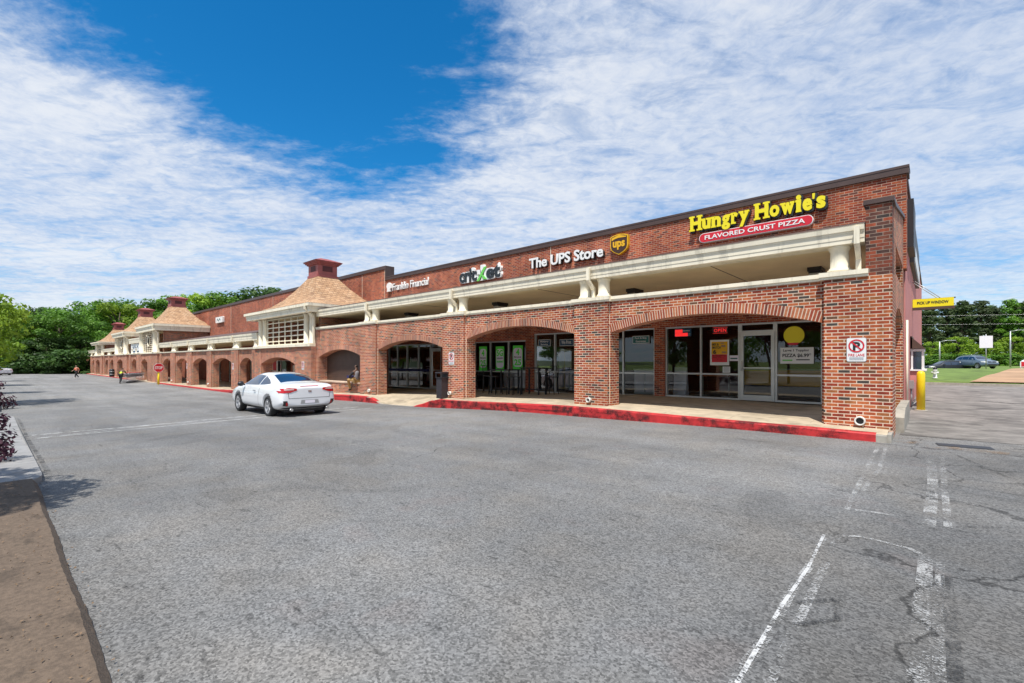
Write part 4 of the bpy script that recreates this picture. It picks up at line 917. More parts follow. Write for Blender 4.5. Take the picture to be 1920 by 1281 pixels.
for x, y, h, l in ((.75, 96, 3.9, 'short street lamp with a single arm left of the dark car'), (8.4, 99.5, 5.3, 'taller street lamp with a single arm right of the road sign')):
    t = thing('street_lamp', l, 'street lamp', (x, y, .85)); b = MB(); b.tube([(0, 0, 0), (0, 0, h)], [.11, .07], 8); b.build('pole', 'galv', t); b = MB(); b.tube([(0, 0, h - .05), (.8, .3, h + .15), (1.3, .5, h + .15)], .05, 6); b.build('arm', 'galv', t); b = MB(); b.box(1.2, 1.8, .4, .65, h + .08, h + .2); b.build('lamp_head', 'galv', t)
for i, (z0, l) in enumerate(((7.6, 'upper power line strung before the pines'), (6.4, 'lower power line strung before the pines'))):
    b = MB(); b.tube([(-40 + q * 8, 88, z0 + .0012 * (q * 8 - 60) ** 2) for q in range(22)], .010, 4); tag(b.build('power_line', 'galv'), l, 'power line')
b = MB(); b.lathe([(1.1, 0), (1.0, .3), (.7, .55), (.3, .68), (.02, .7)], (-62.5, 24, 9.2), 16); b.lathe([(.8, -3.3), (.8, 0)], (-62.5, 24, 9.2), 16); tag(b.build('roof_vent', 'white_paint'), 'white domed vent above the far brick parapet', 'roof vent')

# ------------------------------------------------------------------ painted marks, gutters, litter on the lot
def decal(name, pts, w_, m, z=.006):
    b = MB()
    for (a, c), (d, e) in zip(pts, pts[1:]):
        v = Vector((d - a, e - c)).normalized(); n = Vector((-v.y, v.x)) * w_ / 2; L = math.hypot(d - a, e - c); k = max(1, int(L / .5))
        for i in range(k):
            t0, t1 = i / k, (i + 1) / k; P0 = Vector((a, c)).lerp(Vector((d, e)), t0); P1 = Vector((a, c)).lerp(Vector((d, e)), t1)
            b.quad([(q.x, q.y, G(q.x) + z) for q in (P0 + n, P0 - n, P1 - n, P1 + n)])
    return tag(b.build(name, m), kind='structure')
decal('lane_line', [(-16.1, .6), (-16.25, 3.1), (-16.5, 5.0), (-16.68, 9.5)], .11, 'paint_lane'); decal('lane_line', [(-15.2, .6), (-15.55, 3.0), (-15.75, 5.5), (-15.8, 9.6)], .09, 'paint_lane')
decal('lane_line', [(-15.22, .6), (-16.2, 3.0), (-15.6, 5.0), (-16.6, 7.4)], .05, 'paint_lane', .008)
decal('lane_line', [(-.70, 10.2), (-.70, 9.2), (-.64, 5.7)], .05, 'paint_worn'); decal('lane_line', [(-.60, 10.2), (-.55, 8.2), (-.60, 6.6)], .05, 'paint_worn'); decal('lane_line', [(-.58, 5.75), (-.28, 5.8)], .06, 'paint_worn')
decal('lane_line', [(-.03, 9.9), (0, 7.5), (-.03, 5.62)], .10, 'paint_worn'); decal('lane_line', [(.10, 9.8), (.10, 5.7)], .06, 'paint_worn')
decal('lane_line', [(-.69, 4.75), (-.665, 3.9), (-.68, 3.5), (-.66, 2.9), (-.68, 2.5), (-.66, 1.4)], .055, 'paint_worn'); decal('lane_line', [(-.69, 4.75), (-.665, 3.9), (-.68, 3.2), (-.66, 1.4)], .022, 'paint_lane', .009); decal('lane_line', [(-.60, 4.75), (-.58, 3.9), (-.55, 1.4)], .05, 'paint_worn')
decal('lane_line', [(-.62, 4.78), (-.45, 4.9), (-.15, 4.85), (-.04, 4.73)], .04, 'paint_worn', .009); decal('lane_line', [(-.04, 4.75), (-.05, 3.8), (-.06, 1.5)], .085, 'paint_worn'); decal('lane_line', [(.04, 4.70), (.02, 3.4), (.03, 1.5)], .05, 'paint_worn')
decal('tar_seal', [(.07, 4.4), (.08, 3.2), (.07, 1.5)], .06, 'seal_tar', .011); decal('tar_seal', [(-.62, 3.3), (-.45, 3.5), (-.40, 3.25), (-.62, 2.95)], .04, 'seal_tar', .011)
decal('tar_seal', [(-1.6, 10.75), (-.5, 10.6), (.3, 10.55), (1.2, 10.7)], .05, 'seal_tar', .011); decal('tar_seal', [(.2, 10.4), (.9, 8.0), (.7, 6.2), (.2, 5.8)], .03, 'seal_tar', .011); decal('tar_seal', [(1.0, 10.3), (2.2, 6.8)], .03, 'seal_tar', .011)
decal('pothole', [(.05, 11.25), (.75, 11.35)], .32, 'black_paint', .008); decal('pothole', [(1.0, 11.5), (1.7, 11.3)], .22, 'seal_tar', .008); decal('pothole', [(1.3, 24.5), (2.2, 23.5)], .5, 'seal_tar', .012)
decal('leaf_litter', [(-.1, 10.85), (.35, 10.9), (.9, 10.8)], .32, 'leaf_litter', .013); decal('leaf_litter', [(-.45, 11.0), (-.2, 11.3)], .25, 'leaf_litter', .013)
# planted islands on the left
def island(x0, x1, y0, y1, m, h, label_kind='island'):
    pl = rrect(x0, x1, y0, y1, .7, 8); b = MB(); n = len(pl); i0 = len(b.v)
    for q in (-.05, h): b.v += [(x, y, G(x) + q) for x, y in pl]
    for k in range(n): b.f.append((k, (k + 1) % n, n + (k + 1) % n, n + k)); b.sm.append(False)
    xs = sorted(set([p[0] for p in pl] + rng(x0, x1, max(2, int((x1 - x0) / 1.0)))))
    def span(x):
        r = .7; d = max(0, x0 + r - x, x - (x1 - r)); o = r - math.sqrt(max(0, r * r - d * d)); return y0 + o, y1 - o
    for a, c in zip(xs, xs[1:]):
        a0, a1 = span(a); c0, c1 = span(c); b.quad([(a, a0, G(a) + h), (c, c0, G(c) + h), (c, c1, G(c) + h), (a, a1, G(a) + h)])
    return tag(b.build(label_kind, m), kind='structure')
island(-22.9, -8.0, -5, .42, 'pad_concrete', .07)
rd_ = random.Random(9); b = MB(); xs = rng(-8.35, 1.5, 150); ed = [.365 + .005 * math.sin(x * 3.1) + rd_.uniform(-.003, .003) for x in xs]
for k in range(150):
    x0, x1 = xs[k], xs[k + 1]
    b.quad([(x0, ed[k], G(x0) + .01), (x1, ed[k + 1], G(x1) + .01), (x1, ed[k + 1] - .05, G(x1) + .085), (x0, ed[k] - .05, G(x0) + .085)], smooth=True)
    b.quad([(x0, -6, G(x0) + .09), (x1, -6, G(x1) + .09), (x1, ed[k + 1] - .05, G(x1) + .085), (x0, ed[k] - .05, G(x0) + .085)], smooth=True)
tag(b.build('planting_bed', 'mulch'), kind='structure')
b = MB()
for k in range(500):     # chips, leaves and grit along the bed and its edge
    x, y = rd_.uniform(-8.4, -1.8), .42 - abs(rd_.gauss(0, .35)); a_ = rd_.uniform(0, 6.3); l_ = rd_.uniform(.004, .013); w_ = l_ * rd_.uniform(.3, .7); z = G(x) + (.092 if y < .3 else .02)
    p = [(math.cos(a_ + q) * (l_ if i_ % 2 == 0 else w_), math.sin(a_ + q) * (l_ if i_ % 2 == 0 else w_)) for i_, q in enumerate((0, 1.57, 3.14, 4.71))]
    b.quad([(x + u, y + v, z + rd_.uniform(0, .012)) for u, v in p])
tag(b.build('bed_litter', 'litter'), kind='stuff')
island(-56, -27.5, -6, .15, 'mulch', .10); island(-120, -62, -6, .15, 'mulch', .10)
decal('tar_seal', [(-22.2, .52), (-9, .50)], .06, 'seal_tar', .008)
# ------------------------------------------------------------------ cars
def make_car(label, cat, name, paint, top, wid, half, floor=.20, sh=.92, sidewin=None, rear=None, glassroof=None, group=None, wheel_r=.335, wb=1.36, coupe=True):
    t = thing(name, label, cat, (0, 0, 0), 0, group)
    xs = [p[0] for p in top]; V = []; F = []
    N = 9
    for (x, zt, gh, k) in top:               # x, top height, greenhouse half-width factor (0 = none), width factor
        w_ = wid * k; zb = floor + (.10 if abs(x) > 2.2 else 0) + (.08 if abs(x) > half - .07 else 0)
        zs = min(sh, zt - .04)
        if gh: sec = [(0, zb), (w_ * .8, zb), (w_ * .985, zb + .10), (w_ * 1.0, .50), (w_ * .995, .70), (w_ * .95, zs), (gh + (w_ * .92 - gh) * .15, zt - .075), (gh * .72, zt - .012), (0, zt)]
        else: sec = [(0, zb), (w_ * .8, zb), (w_ * .985, zb + .10), (w_ * 1.0, .50 if zt > .6 else zb + .12), (w_ * .985, min(.68, zt - .10)), (w_ * .93, zt - .055), (w_ * .78, zt - .022), (w_ * .42, zt - .004), (0, zt)]
        row = [(x, -y, z) for y, z in sec[1:-1]][::-1]
        ring = [(x, sec[0][0], sec[0][1])] + [(x, y, z) for y, z in sec[1:]] + row
        V.append(ring)
    b = MB(); n = len(V[0])
    for r in V: b.v += r
    for i in range(len(V) - 1):
        for j in range(n): b.f.append((i * n + j, i * n + (j + 1) % n, (i + 1) * n + (j + 1) % n, (i + 1) * n + j)); b.sm.append(True)
    for i in (0, len(V) - 1):                # end caps as strips from side to side
        o = i * n; h = n // 2
        b.f.append((o, o + 1, o + n - 1)); b.sm.append(True)
        for j in range(1, h - 1): b.f.append((o + j, o + j + 1, o + n - j - 1, o + n - j)); b.sm.append(True)
        b.f.append((o + h - 1, o + h, o + h + 1)); b.sm.append(True)
    me = b.mesh('body'); o = bpy.data.objects.new('body', me); col.objects.link(o)
    md = o.modifiers.new('s', 'SUBSURF'); md.levels = md.render_levels = 2
    dg = bpy.context.evaluated_depsgraph_get(); me2 = bpy.data.meshes.new_from_object(o.evaluated_get(dg))
    bm = bmesh.new(); bm.from_mesh(me2); bvh = BVHTree.FromBMesh(bm); bm.free()
    o.modifiers.clear(); o.data = me2
    cut = MB()
    for sx in (-wb, wb):
        for sy in (-1, 1): cut.lathe([(wheel_r + .055, sy * (wid - .30)), (wheel_r + .055, sy * (wid + .2))] if sy > 0 else [(wheel_r + .055, sy * (wid + .2)), (wheel_r + .055, sy * (wid - .30))], (sx, 0, wheel_r + .01), 28, 'y')
    cm = cut.mesh('cut'); co = bpy.data.objects.new('cut', cm); col.objects.link(co)
    md = o.modifiers.new('b', 'BOOLEAN'); md.operation = 'DIFFERENCE'; md.object = co; md.solver = 'EXACT'
    bpy.context.view_layer.update(); dg = bpy.context.evaluated_depsgraph_get(); me3 = bpy.data.meshes.new_from_object(o.evaluated_get(dg))
    o.modifiers.clear(); me3.name = 'body'; o.data = me3; bpy.data.objects.remove(co); me3.materials.clear(); me3.materials.append(M[paint])
    for p in me3.polygons: p.use_smooth = True
    o.parent = t
    def patch(nm, A, B, proj, m, off=.006, na=18, nb=5, parent=t):
        """skin patch between polylines A and B given in a projection plane, laid on the body surface"""
        def at(L, u):
            L = [Vector(p) for p in L]; d = [0]
            for p, q in zip(L, L[1:]): d.append(d[-1] + (q - p).length)
            s_ = u * d[-1]
            for i in range(len(L) - 1):
                if s_ <= d[i + 1] + 1e-9: return L[i].lerp(L[i + 1], (s_ - d[i]) / max(1e-9, d[i + 1] - d[i]))
            return L[-1]
        P_ = MB(); rows = []
        for i in range(na + 1):
            a, c = at(A, i / na), at(B, i / na); row = []
            for j in range(nb + 1):
                p = a.lerp(c, j / nb)
                if proj == 'left': oo, dd = Vector((p[0], 3, p[1])), Vector((0, -1, 0))
                elif proj == 'right': oo, dd = Vector((p[0], -3, p[1])), Vector((0, 1, 0))
                elif proj == 'rear': oo, dd = Vector((-5, p[0], p[1])), Vector((1, 0, 0))
                elif proj == 'front': oo, dd = Vector((5, p[0], p[1])), Vector((-1, 0, 0))
                else: oo, dd = Vector((p[0], p[1], 5)), Vector((0, 0, -1))
                loc, nrm, _, _ = bvh.ray_cast(oo, dd)
                row.append(None if loc is None else loc + nrm * (off if nrm.dot(dd) < 0 else -off))
            rows.append(row)
        idx = {}
        for i, row in enumerate(rows):
            for j, p in enumerate(row):
                if p is not None: idx[i, j] = len(P_.v); P_.v.append(tuple(p))
        for i in range(na):
            for j in range(nb):
                k = [(i, j), (i + 1, j), (i + 1, j + 1), (i, j + 1)]
                if all(q in idx for q in k): P_.f.append(tuple(idx[q] for q in k)); P_.sm.append(True)
        return P_.build(nm, m, parent)
    return t, patch

def wheels(t, wb, y, r, rimr=.225):
    for sx in (-wb, wb):
        for sy in (-1, 1):
            b = MB(); w_ = .11
            b.lathe([(rimr + .01, -.03), (rimr + .01, -w_), (r - .02, -w_), (r, -w_ + .03), (r, w_ - .03), (r - .02, w_), (rimr + .01, w_), (rimr + .01, .03)], (sx, sy * y, r), 32, 'y')
            wh = b.build('wheel', 'tyre', t)
            b = MB(); f = sy * (y + w_ - .035)
            b.lathe([(rimr + .012, f - sy * .05), (rimr + .012, f + sy * .03), (rimr - .012, f + sy * .03), (rimr - .018, f - sy * .04)], (sx, 0, r), 28, 'y')
            b.lathe([(.055, f - sy * .03), (.055, f + sy * .018)], (sx, 0, r), 12, 'y')
            for i in range(10):
                a = 2 * math.pi * (i // 2) / 5 + (.13 if i % 2 else -.13)
                p0 = Vector((sx + .04 * math.cos(a), f, r + .04 * math.sin(a))); p1 = Vector((sx + rimr * math.cos(a), f + sy * .012, r + rimr * math.sin(a))); b.tube([p0, p1], [.016, .014], 5)
            b.build('rim', 'rim', wh)
COUPE = [(-2.41, .93, 0, .80), (-2.36, 1.01, 0, .93), (-2.22, 1.075, 0, .97), (-1.92, 1.10, 0, .99), (-1.66, 1.15, .66, 1.0), (-1.25, 1.275, .60, 1.0), (-.75, 1.395, .575, 1.0), (-.2, 1.43, .575, .99), (.25, 1.41, .57, .99),
         (.62, 1.31, .60, .99), (1.0, 1.13, .66, .99), (1.28, 1.0, 0, .99), (1.7, .93, 0, .985), (2.1, .84, 0, .95), (2.3, .74, 0, .86), (2.39, .62, 0, .72)]
def coupe(label, paint, name='parked_car', group=None):
    t, patch = make_car(label, 'car', name, paint, COUPE, .925, 2.4)
    for sd in ('left', 'right'):
        s_ = 1 if sd == 'left' else -1
        fw = patch('side_window', [(-.42, 1.00), (.2, .985), (.93, .97)], [(-.50, 1.30), (.0, 1.325), (.42, 1.285), (.93, 1.00)], sd, 'car_glass')
        patch('quarter_window', [(-1.22, 1.05), (-.85, 1.02), (-.49, 1.005)], [(-1.22, 1.075), (-1.0, 1.17), (-.57, 1.29)], sd, 'car_glass')
        for x0, x1 in ((.98, .80), (-.60, -.48)):
            patch('door_gap', [(x0, .30), (x0 * 1.0, .90)], [(x0 + .013, .30), (x0 + .013, .90)], sd, 'black_paint', .003, 14, 1)
        patch('sill_trim', [(-.95, .235), (.95, .235)], [(-.95, .27), (.95, .27)], sd, 'black_paint', .003, 14, 1)
        h = MB(); h.tube([(-.36, s_ * .905, .80), (-.34, s_ * .935, .81), (-.20, s_ * .937, .81), (-.18, s_ * .905, .80)], .014, 6); h.build('door_handle', 'chrome', t)
        m_ = MB(); m_.lathe([(.02, -.10), (.075, -.07), (.085, .0), (.07, .07), (.02, .10)], (.78, s_ * 1.0, 1.0), 12, 'y'); m_.tube([(.78, s_ * .86, .96), (.78, s_ * .96, .99)], .025, 6); m_.build('wing_mirror', 'car_dark' if s_ > 0 else paint, t)
        # lamps and bumper insets at the tail
        patch('tail_light', [(s_ * .40, .875), (s_ * .62, .80), (s_ * .905, .79)], [(s_ * .43, .93), (s_ * .66, .95), (s_ * .905, .925)], 'rear', 'tail_red', .010, 14, 4)
        patch('reverse_light', [(s_ * .50, .885), (s_ * .78, .875)], [(s_ * .52, .922), (s_ * .78, .925)], 'rear', 'tail_clear', .014, 8, 2)
        patch('bumper_inset', [(s_ * .66, .37), (s_ * .80, .40)], [(s_ * .70, .55), (s_ * .82, .55)], 'rear', 'black_paint', .006, 4, 4)
        patch('reflector', [(s_ * .675, .40), (s_ * .73, .40)], [(s_ * .70, .50), (s_ * .745, .50)], 'rear', 'tail_red', .010, 3, 3)
        patch('headlight', [(s_ * .42, .62), (s_ * .80, .66)], [(s_ * .45, .70), (s_ * .80, .76)], 'front', 'lamp_glass', .008, 8, 3)
        e = MB(); e.lathe([(.045, -2.44), (.045, -2.25)], (0, s_ * .58, .27), 12, 'x'); e.build('exhaust', 'chrome', t)
    patch('rear_window', [(-1.70, -.62), (-1.74, 0), (-1.70, .62)], [(-.86, -.50), (-.82, 0), (-.86, .50)], 'top', 'car_glass', .006, 16, 8)
    patch('windscreen', [(1.06, -.64), (1.16, 0), (1.06, .64)], [(.44, -.50), (.38, 0), (.44, .50)], 'top', 'car_glass', .006, 16, 8)
    patch('boot_gap', [(-.66, .62), (-.70, .98)], [(-.648, .62), (-.688, .98)], 'rear', 'sleeve_black', .004, 6, 1)
    patch('boot_gap', [(.648, .62), (.688, .98)], [(.66, .62), (.70, .98)], 'rear', 'sleeve_black', .004, 6, 1)
    patch('boot_gap', [(-.66, .615), (.66, .615)], [(-.66, .627), (.66, .627)], 'rear', 'sleeve_black', .004, 12, 1)
    patch('brake_light', [(-.30, .985), (.30, .985)], [(-.30, 1.0), (.30, 1.0)], 'rear', 'tail_red', .012, 8, 1)
    patch('plate_recess', [(-.30, .44), (.30, .44)], [(-.27, .56), (.27, .56)], 'rear', 'galv', .005, 8, 3); patch('number_plate', [(-.16, .455), (.16, .455)], [(-.16, .545), (.16, .545)], 'rear', 'poster_lav', .012, 4, 2)
    patch('badge', [(-.055, .80), (.055, .80)], [(-.055, .86), (.055, .86)], 'rear', 'chrome', .008, 3, 3)
    patch('bumper_trim', [(-.78, .285), (.78, .285)], [(-.74, .33), (.74, .33)], 'rear', 'sleeve_black', .004, 12, 2); patch('grille', [(-.4, .5), (.4, .5)], [(-.42, .62), (.42, .62)], 'front', 'black_paint', .006, 8, 3)
    b = MB(); b.box(-2.0, 2.0, -.62, .62, .16, .30); b.build('underbody', 'black_paint', t)
    wheels(t, 1.36, .80, .335); return t
c1 = coupe('white two-door coupe driving beside the red kerb, tail lights toward the viewer', 'car_white', 'white_coupe'); c1.location = (-17.3, 6.8, 0.0); c1.rotation_euler = (0, 0, math.pi)
c2 = dup(c1, (-112.5, .4, -.5), R(200), 'white car half out of frame at the far left edge below the trees')
SUV = [(-2.36, 1.05, 0, .84), (-2.32, 1.30, .55, .94), (-2.15, 1.56, .60, .98), (-1.6, 1.66, .62, 1.0), (-.9, 1.70, .63, 1.0), (-.2, 1.70, .63, 1.0), (.35, 1.66, .62, 1.0), (.75, 1.50, .64, 1.0), (1.1, 1.25, .70, 1.0), (1.35, 1.12, 0, .99), (1.8, 1.06, 0, .98), (2.15, .98, 0, .94), (2.3, .86, 0, .86), (2.36, .70, 0, .76)]
def suv(label, paint, name):
    t, patch = make_car(label, 'car', name, paint, SUV, .93, 2.36, floor=.26, sh=1.08, wheel_r=.36)
    for sd in ('left', 'right'):
        s_ = 1 if sd == 'left' else -1
        patch('side_window', [(-.05, 1.13), (.95, 1.12)], [(-.05, 1.53), (.50, 1.50), (.95, 1.15)], sd, 'car_glass'); patch('side_window', [(-1.0, 1.14), (-.13, 1.13)], [(-1.0, 1.52), (-.13, 1.535)], sd, 'car_glass'); patch('quarter_window', [(-1.85, 1.18), (-1.08, 1.14)], [(-1.70, 1.46), (-1.08, 1.52)], sd, 'car_glass')
        patch('headlight', [(s_ * .52, .80), (s_ * .86, .82)], [(s_ * .55, .90), (s_ * .84, .95)], 'front', 'lamp_glass', .010, 8, 3); patch('fog_light', [(s_ * .55, .48), (s_ * .78, .48)], [(s_ * .55, .60), (s_ * .78, .60)], 'front', 'black_paint', .008, 5, 3)
        m_ = MB(); m_.lathe([(.02, -.10), (.09, -.07), (.10, .0), (.08, .07), (.02, .10)], (.80, s_ * 1.02, 1.18), 12, 'y'); m_.build('wing_mirror', paint, t)
        m_ = MB(); m_.tube([(-1.5, s_ * .62, 1.70), (-1.4, s_ * .62, 1.75), (.1, s_ * .62, 1.76), (.2, s_ * .62, 1.71)], .02, 6); m_.build('roof_rail', 'chrome', t)
    patch('windscreen', [(1.12, -.66), (1.2, 0), (1.12, .66)], [(.55, -.55), (.5, 0), (.55, .55)], 'top', 'car_glass', .006, 14, 8); patch('grille', [(-.42, .78), (.42, .78)], [(-.45, .92), (.45, .92)], 'front', 'black_paint', .008, 8, 3); patch('grille', [(-.5, .45), (.5, .45)], [(-.5, .60), (.5, .60)], 'front', 'black_paint', .008, 8, 3)
    patch('badge', [(-.08, .82), (.08, .82)], [(-.08, .90), (.08, .90)], 'front', 'chrome', .014, 3, 3)
    wheels(t, 1.36, .82, .36, .25); return t
v1 = suv('silver-blue SUV parked on the rise beyond the grass, front toward the viewer', 'car_grey', 'parked_suv'); v1.location = (4.1, 84.6, .82); v1.rotation_euler = (0, 0, R(-55))
v2 = suv('dark car parked low behind the grass left of the silver SUV', 'car_dark', 'parked_suv'); v2.location = (1.3, 84.9, .15); v2.rotation_euler = (0, 0, R(-150))
v3 = suv('white vehicle at the right edge above the bare tan slope', 'car_white', 'parked_suv'); v3.location = (11.6, 98, .42); v3.rotation_euler = (0, 0, R(-10))
v4 = dup(v3, (15.6, 99, .40), R(5), 'second white vehicle cut by the right edge of the picture')
o = MB(); o.box(8.3, 11.2, 88.2, 88.3, .95, 1.75); o.box(8.4, 8.5, 88.22, 88.28, .7, .95); o.box(11.0, 11.1, 88.22, 88.28, .7, .95); bn = thing('roadside_banner', 'white roadside banner with a red block near the right edge', 'banner'); o.build('banner_sheet', 'sign_white', bn); o = MB(); o.box(8.4, 9.2, 88.19, 88.199, 1.1, 1.7); o.box(8.4, 11.1, 88.19, 88.199, .98, 1.04); o.build('red_block', 'sign_red', bn)

# ------------------------------------------------------------------ people
def skin(name, nodes, edges, m, parent, lv=1):
    keys = list(nodes); me = bpy.data.meshes.new(name); me.from_pydata([nodes[k][0] for k in keys], [(keys.index(a), keys.index(b_)) for a, b_ in edges], [])
    o = bpy.data.objects.new(name, me); col.objects.link(o); sk = o.modifiers.new('k', 'SKIN')
    for i, k in enumerate(keys):
        r = nodes[k][1]; r = (r, r) if not isinstance(r, tuple) else r; me.skin_vertices[0].data[i].radius = r; me.skin_vertices[0].data[i].use_root = (i == 0)
    sb = o.modifiers.new('s', 'SUBSURF'); sb.levels = sb.render_levels = lv
    bpy.context.view_layer.update(); m2 = bpy.data.meshes.new_from_object(o.evaluated_get(bpy.context.evaluated_depsgraph_get())); o.modifiers.clear(); o.data = m2; m2.name = name
    m2.materials.clear(); m2.materials.append(M[m])
    for p in m2.polygons: p.use_smooth = True
    o.parent = parent; return o
def person(label, J, loc, rz, skinm, top, sleeve, legs, shoes, hairm='hair', long_sleeve=True):
    """J: joint name -> position, person faces +x"""
    t = thing('person', label, 'person', loc, rz); V = {k: Vector(v) for k, v in J.items()}
    n = {'pelvis': (V['pelvis'], (.14, .11)), 'waist': (V['pelvis'].lerp(V['chest'], .45), (.125, .10)), 'chest': (V['chest'], (.155, .115)), 'neck': (V['neck'], .052), 'jaw': (V['neck'].lerp(V['head'], .55), .062), 'head': (V['head'], (.078, .088)), 'crown': (V['head'] + (V['head'] - V['neck']).normalized() * .085, .055)}
    e = [('pelvis', 'waist'), ('waist', 'chest'), ('chest', 'neck'), ('neck', 'jaw'), ('jaw', 'head'), ('head', 'crown')]
    fwd = V.get('face', Vector((1, 0, 0)))
    for s_ in 'lr':
        for a, b_, r in (('sho', 'elb', .052), ('elb', 'wri', .040)): n[a + s_] = (V[a + s_], r)
        n['wri' + s_] = (V['wri' + s_], .026); pal = V['wri' + s_] + (V['wri' + s_] - V['elb' + s_]).normalized() * .075; n['pal' + s_] = (pal, (.036, .018))
        n['kne' + s_] = (V['kne' + s_], .058); n['ank' + s_] = (V['ank' + s_], .038); n['hip' + s_] = (V['hip' + s_], .085); n['toe' + s_] = (V['ank' + s_] + V.get('foot' + s_, Vector((.15, 0, -.05))), .035)
        e += [('chest', 'sho' + s_), ('sho' + s_, 'elb' + s_), ('elb' + s_, 'wri' + s_), ('wri' + s_, 'pal' + s_), ('pelvis', 'hip' + s_), ('hip' + s_, 'kne' + s_), ('kne' + s_, 'ank' + s_), ('ank' + s_, 'toe' + s_)]
        d = (pal - V['wri' + s_]).normalized(); side = d.cross(Vector((0, 0, 1))); side = side.normalized() if side.length > .1 else Vector((0, 1, 0)); dn = d.cross(side).normalized()
        if dn.z > 0: dn = -dn
        for q, ln in enumerate((.060, .070, .074, .068)):
            p0 = pal + d * .028 + side * (.027 - q * .018); p1 = p0 + d * ln * .55 + dn * .012; p2 = p1 + d * ln * .3 + dn * .03
            n[f'f{q}a' + s_] = (p0, .0095); n[f'f{q}b' + s_] = (p1, .0085); n[f'f{q}c' + s_] = (p2, .0075); e += [('pal' + s_, f'f{q}a' + s_), (f'f{q}a' + s_, f'f{q}b' + s_), (f'f{q}b' + s_, f'f{q}c' + s_)]
        p0 = pal - d * .02 - side * .035; p1 = p0 + d * .04 - side * .012 + dn * .015; n['tha' + s_] = (p0, .011); n['thb' + s_] = (p1, .009); e += [('pal' + s_, 'tha' + s_), ('tha' + s_, 'thb' + s_)]
    n['nose'] = (V['head'] + fwd * .095 - Vector((0, 0, .02)), .013); e.append(('head', 'nose'))
    skin('body', n, e, skinm, t, 1)
    sn = {'pelvis': (V['pelvis'] + Vector((0, 0, -.02)), (.155, .125)), 'waist': (n['waist'][0], (.145, .118)), 'chest': (V['chest'], (.172, .130)), 'neck': (V['chest'].lerp(V['neck'], .62), .075)}
    se = [('pelvis', 'waist'), ('waist', 'chest'), ('chest', 'neck')]
    skin('shirt', sn, se, top, t)
    for s_ in 'lr':
        skin('sleeve', {'s': (V['sho' + s_], .075), 'e': (V['elb' + s_], .056), 'w': (V['elb' + s_].lerp(V['wri' + s_], .92 if long_sleeve else .05), .040)}, [('s', 'e'), ('e', 'w')], sleeve, t)
        skin('shoe', {'a': (V['ank' + s_], .052), 'h': (V['ank' + s_] + Vector((-.02, 0, -.05)), .045), 't': (V['ank' + s_] + V.get('foot' + s_, Vector((.15, 0, -.05))), .042)}, [('a', 'h'), ('a', 't')], shoes, t)
    skin('trousers', {'p': (V['pelvis'], (.16, .13)), **{k + s_: (V[j + s_], r) for s_ in 'lr' for k, j, r in (('h', 'hip', .105), ('k', 'kne', .078), ('a', 'ank', .062))}}, [('p', 'hl'), ('hl', 'kl'), ('kl', 'al'), ('p', 'hr'), ('hr', 'kr'), ('kr', 'ar')], legs, t)
    hd = V['head']; up = (V['head'] - V['neck']).normalized()
    skin('hair', {'a': (hd + up * .05 - fwd * .035, .088), 'b': (hd - fwd * .06 - up * .01, .07)}, [('a', 'b')], hairm, t)
    return t
P1 = person('person in tan trousers and grey shirt sitting on the low brick wall against the pier', dict(pelvis=(0, 0, .10), chest=(-.03, 0, .46), neck=(-.02, 0, .60), head=(.01, 0, .73), shol=(-.02, .17, .50), shor=(-.02, -.17, .50), elbl=(.16, .22, .30), elbr=(.14, -.24, .27), wril=(.38, .10, .26), wrir=(.36, -.10, .24),
    hipl=(.04, .10, .09), hipr=(.04, -.10, .09), knel=(.46, .10, .12), kner=(.44, -.20, .10), ankl=(.58, -.12, -.34), ankr=(.40, -.36, -.42), footl=Vector((.15, -.04, -.06)), footr=Vector((.13, -.07, -.06))), (-20.22, 11.44, .80), R(190), 'skin_dark', 'shirt_grey', 'sleeve_black', 'khaki', 'black_cloth')
b = MB(); b.prism(rrect(-.10, .10, -.05, .06, .04, 4), 'y', -.14, .12); o = b.build('folded_cloth', 'blue_towel'); o.location = (-20.62, 11.36, 1.05); tag(o, 'dark blue folded cloth held by the person sitting on the low wall', 'cloth')
P2 = person('person in a lime vest and black trousers bending to push a row of shopping trolleys', dict(pelvis=(0, 0, .92), chest=(.26, 0, 1.24), neck=(.36, 0, 1.36), head=(.46, 0, 1.46), shol=(.26, .19, 1.28), shor=(.26, -.19, 1.28), elbl=(.42, .24, 1.08), elbr=(.42, -.24, 1.08), wril=(.64, .20, 1.04), wrir=(.64, -.20, 1.04),
    hipl=(0, .10, .88), hipr=(0, -.10, .88), knel=(.20, .10, .50), kner=(-.12, -.10, .47), ankl=(.12, .10, .09), ankr=(-.42, -.10, .12), footl=Vector((.15, 0, -.05)), footr=Vector((.14, 0, -.08))), (-59.6, 8.35, G(-59.6)), R(150), 'skin_dark', 'vest_lime', 'green_sleeve', 'black_cloth', 'black_cloth', long_sleeve=False)
P3 = person('person in an orange shirt and dark trousers walking on the far lot', dict(pelvis=(0, 0, .93), chest=(.03, 0, 1.30), neck=(.04, 0, 1.46), head=(.06, 0, 1.60), shol=(.02, .19, 1.38), shor=(.02, -.19, 1.38), elbl=(-.12, .26, 1.12), elbr=(.10, -.26, 1.12), wril=(-.02, .28, .90), wrir=(.30, -.24, 1.0),
    hipl=(0, .10, .90), hipr=(0, -.10, .90), knel=(.20, .10, .50), kner=(-.04, -.10, .49), ankl=(.26, .10, .09), ankr=(-.30, -.10, .16)), (-83.2, 7.2, G(-83.2)), R(-60), 'skin_light', 'orange_shirt', 'orange_shirt', 'black_cloth', 'white_paint', long_sleeve=False)

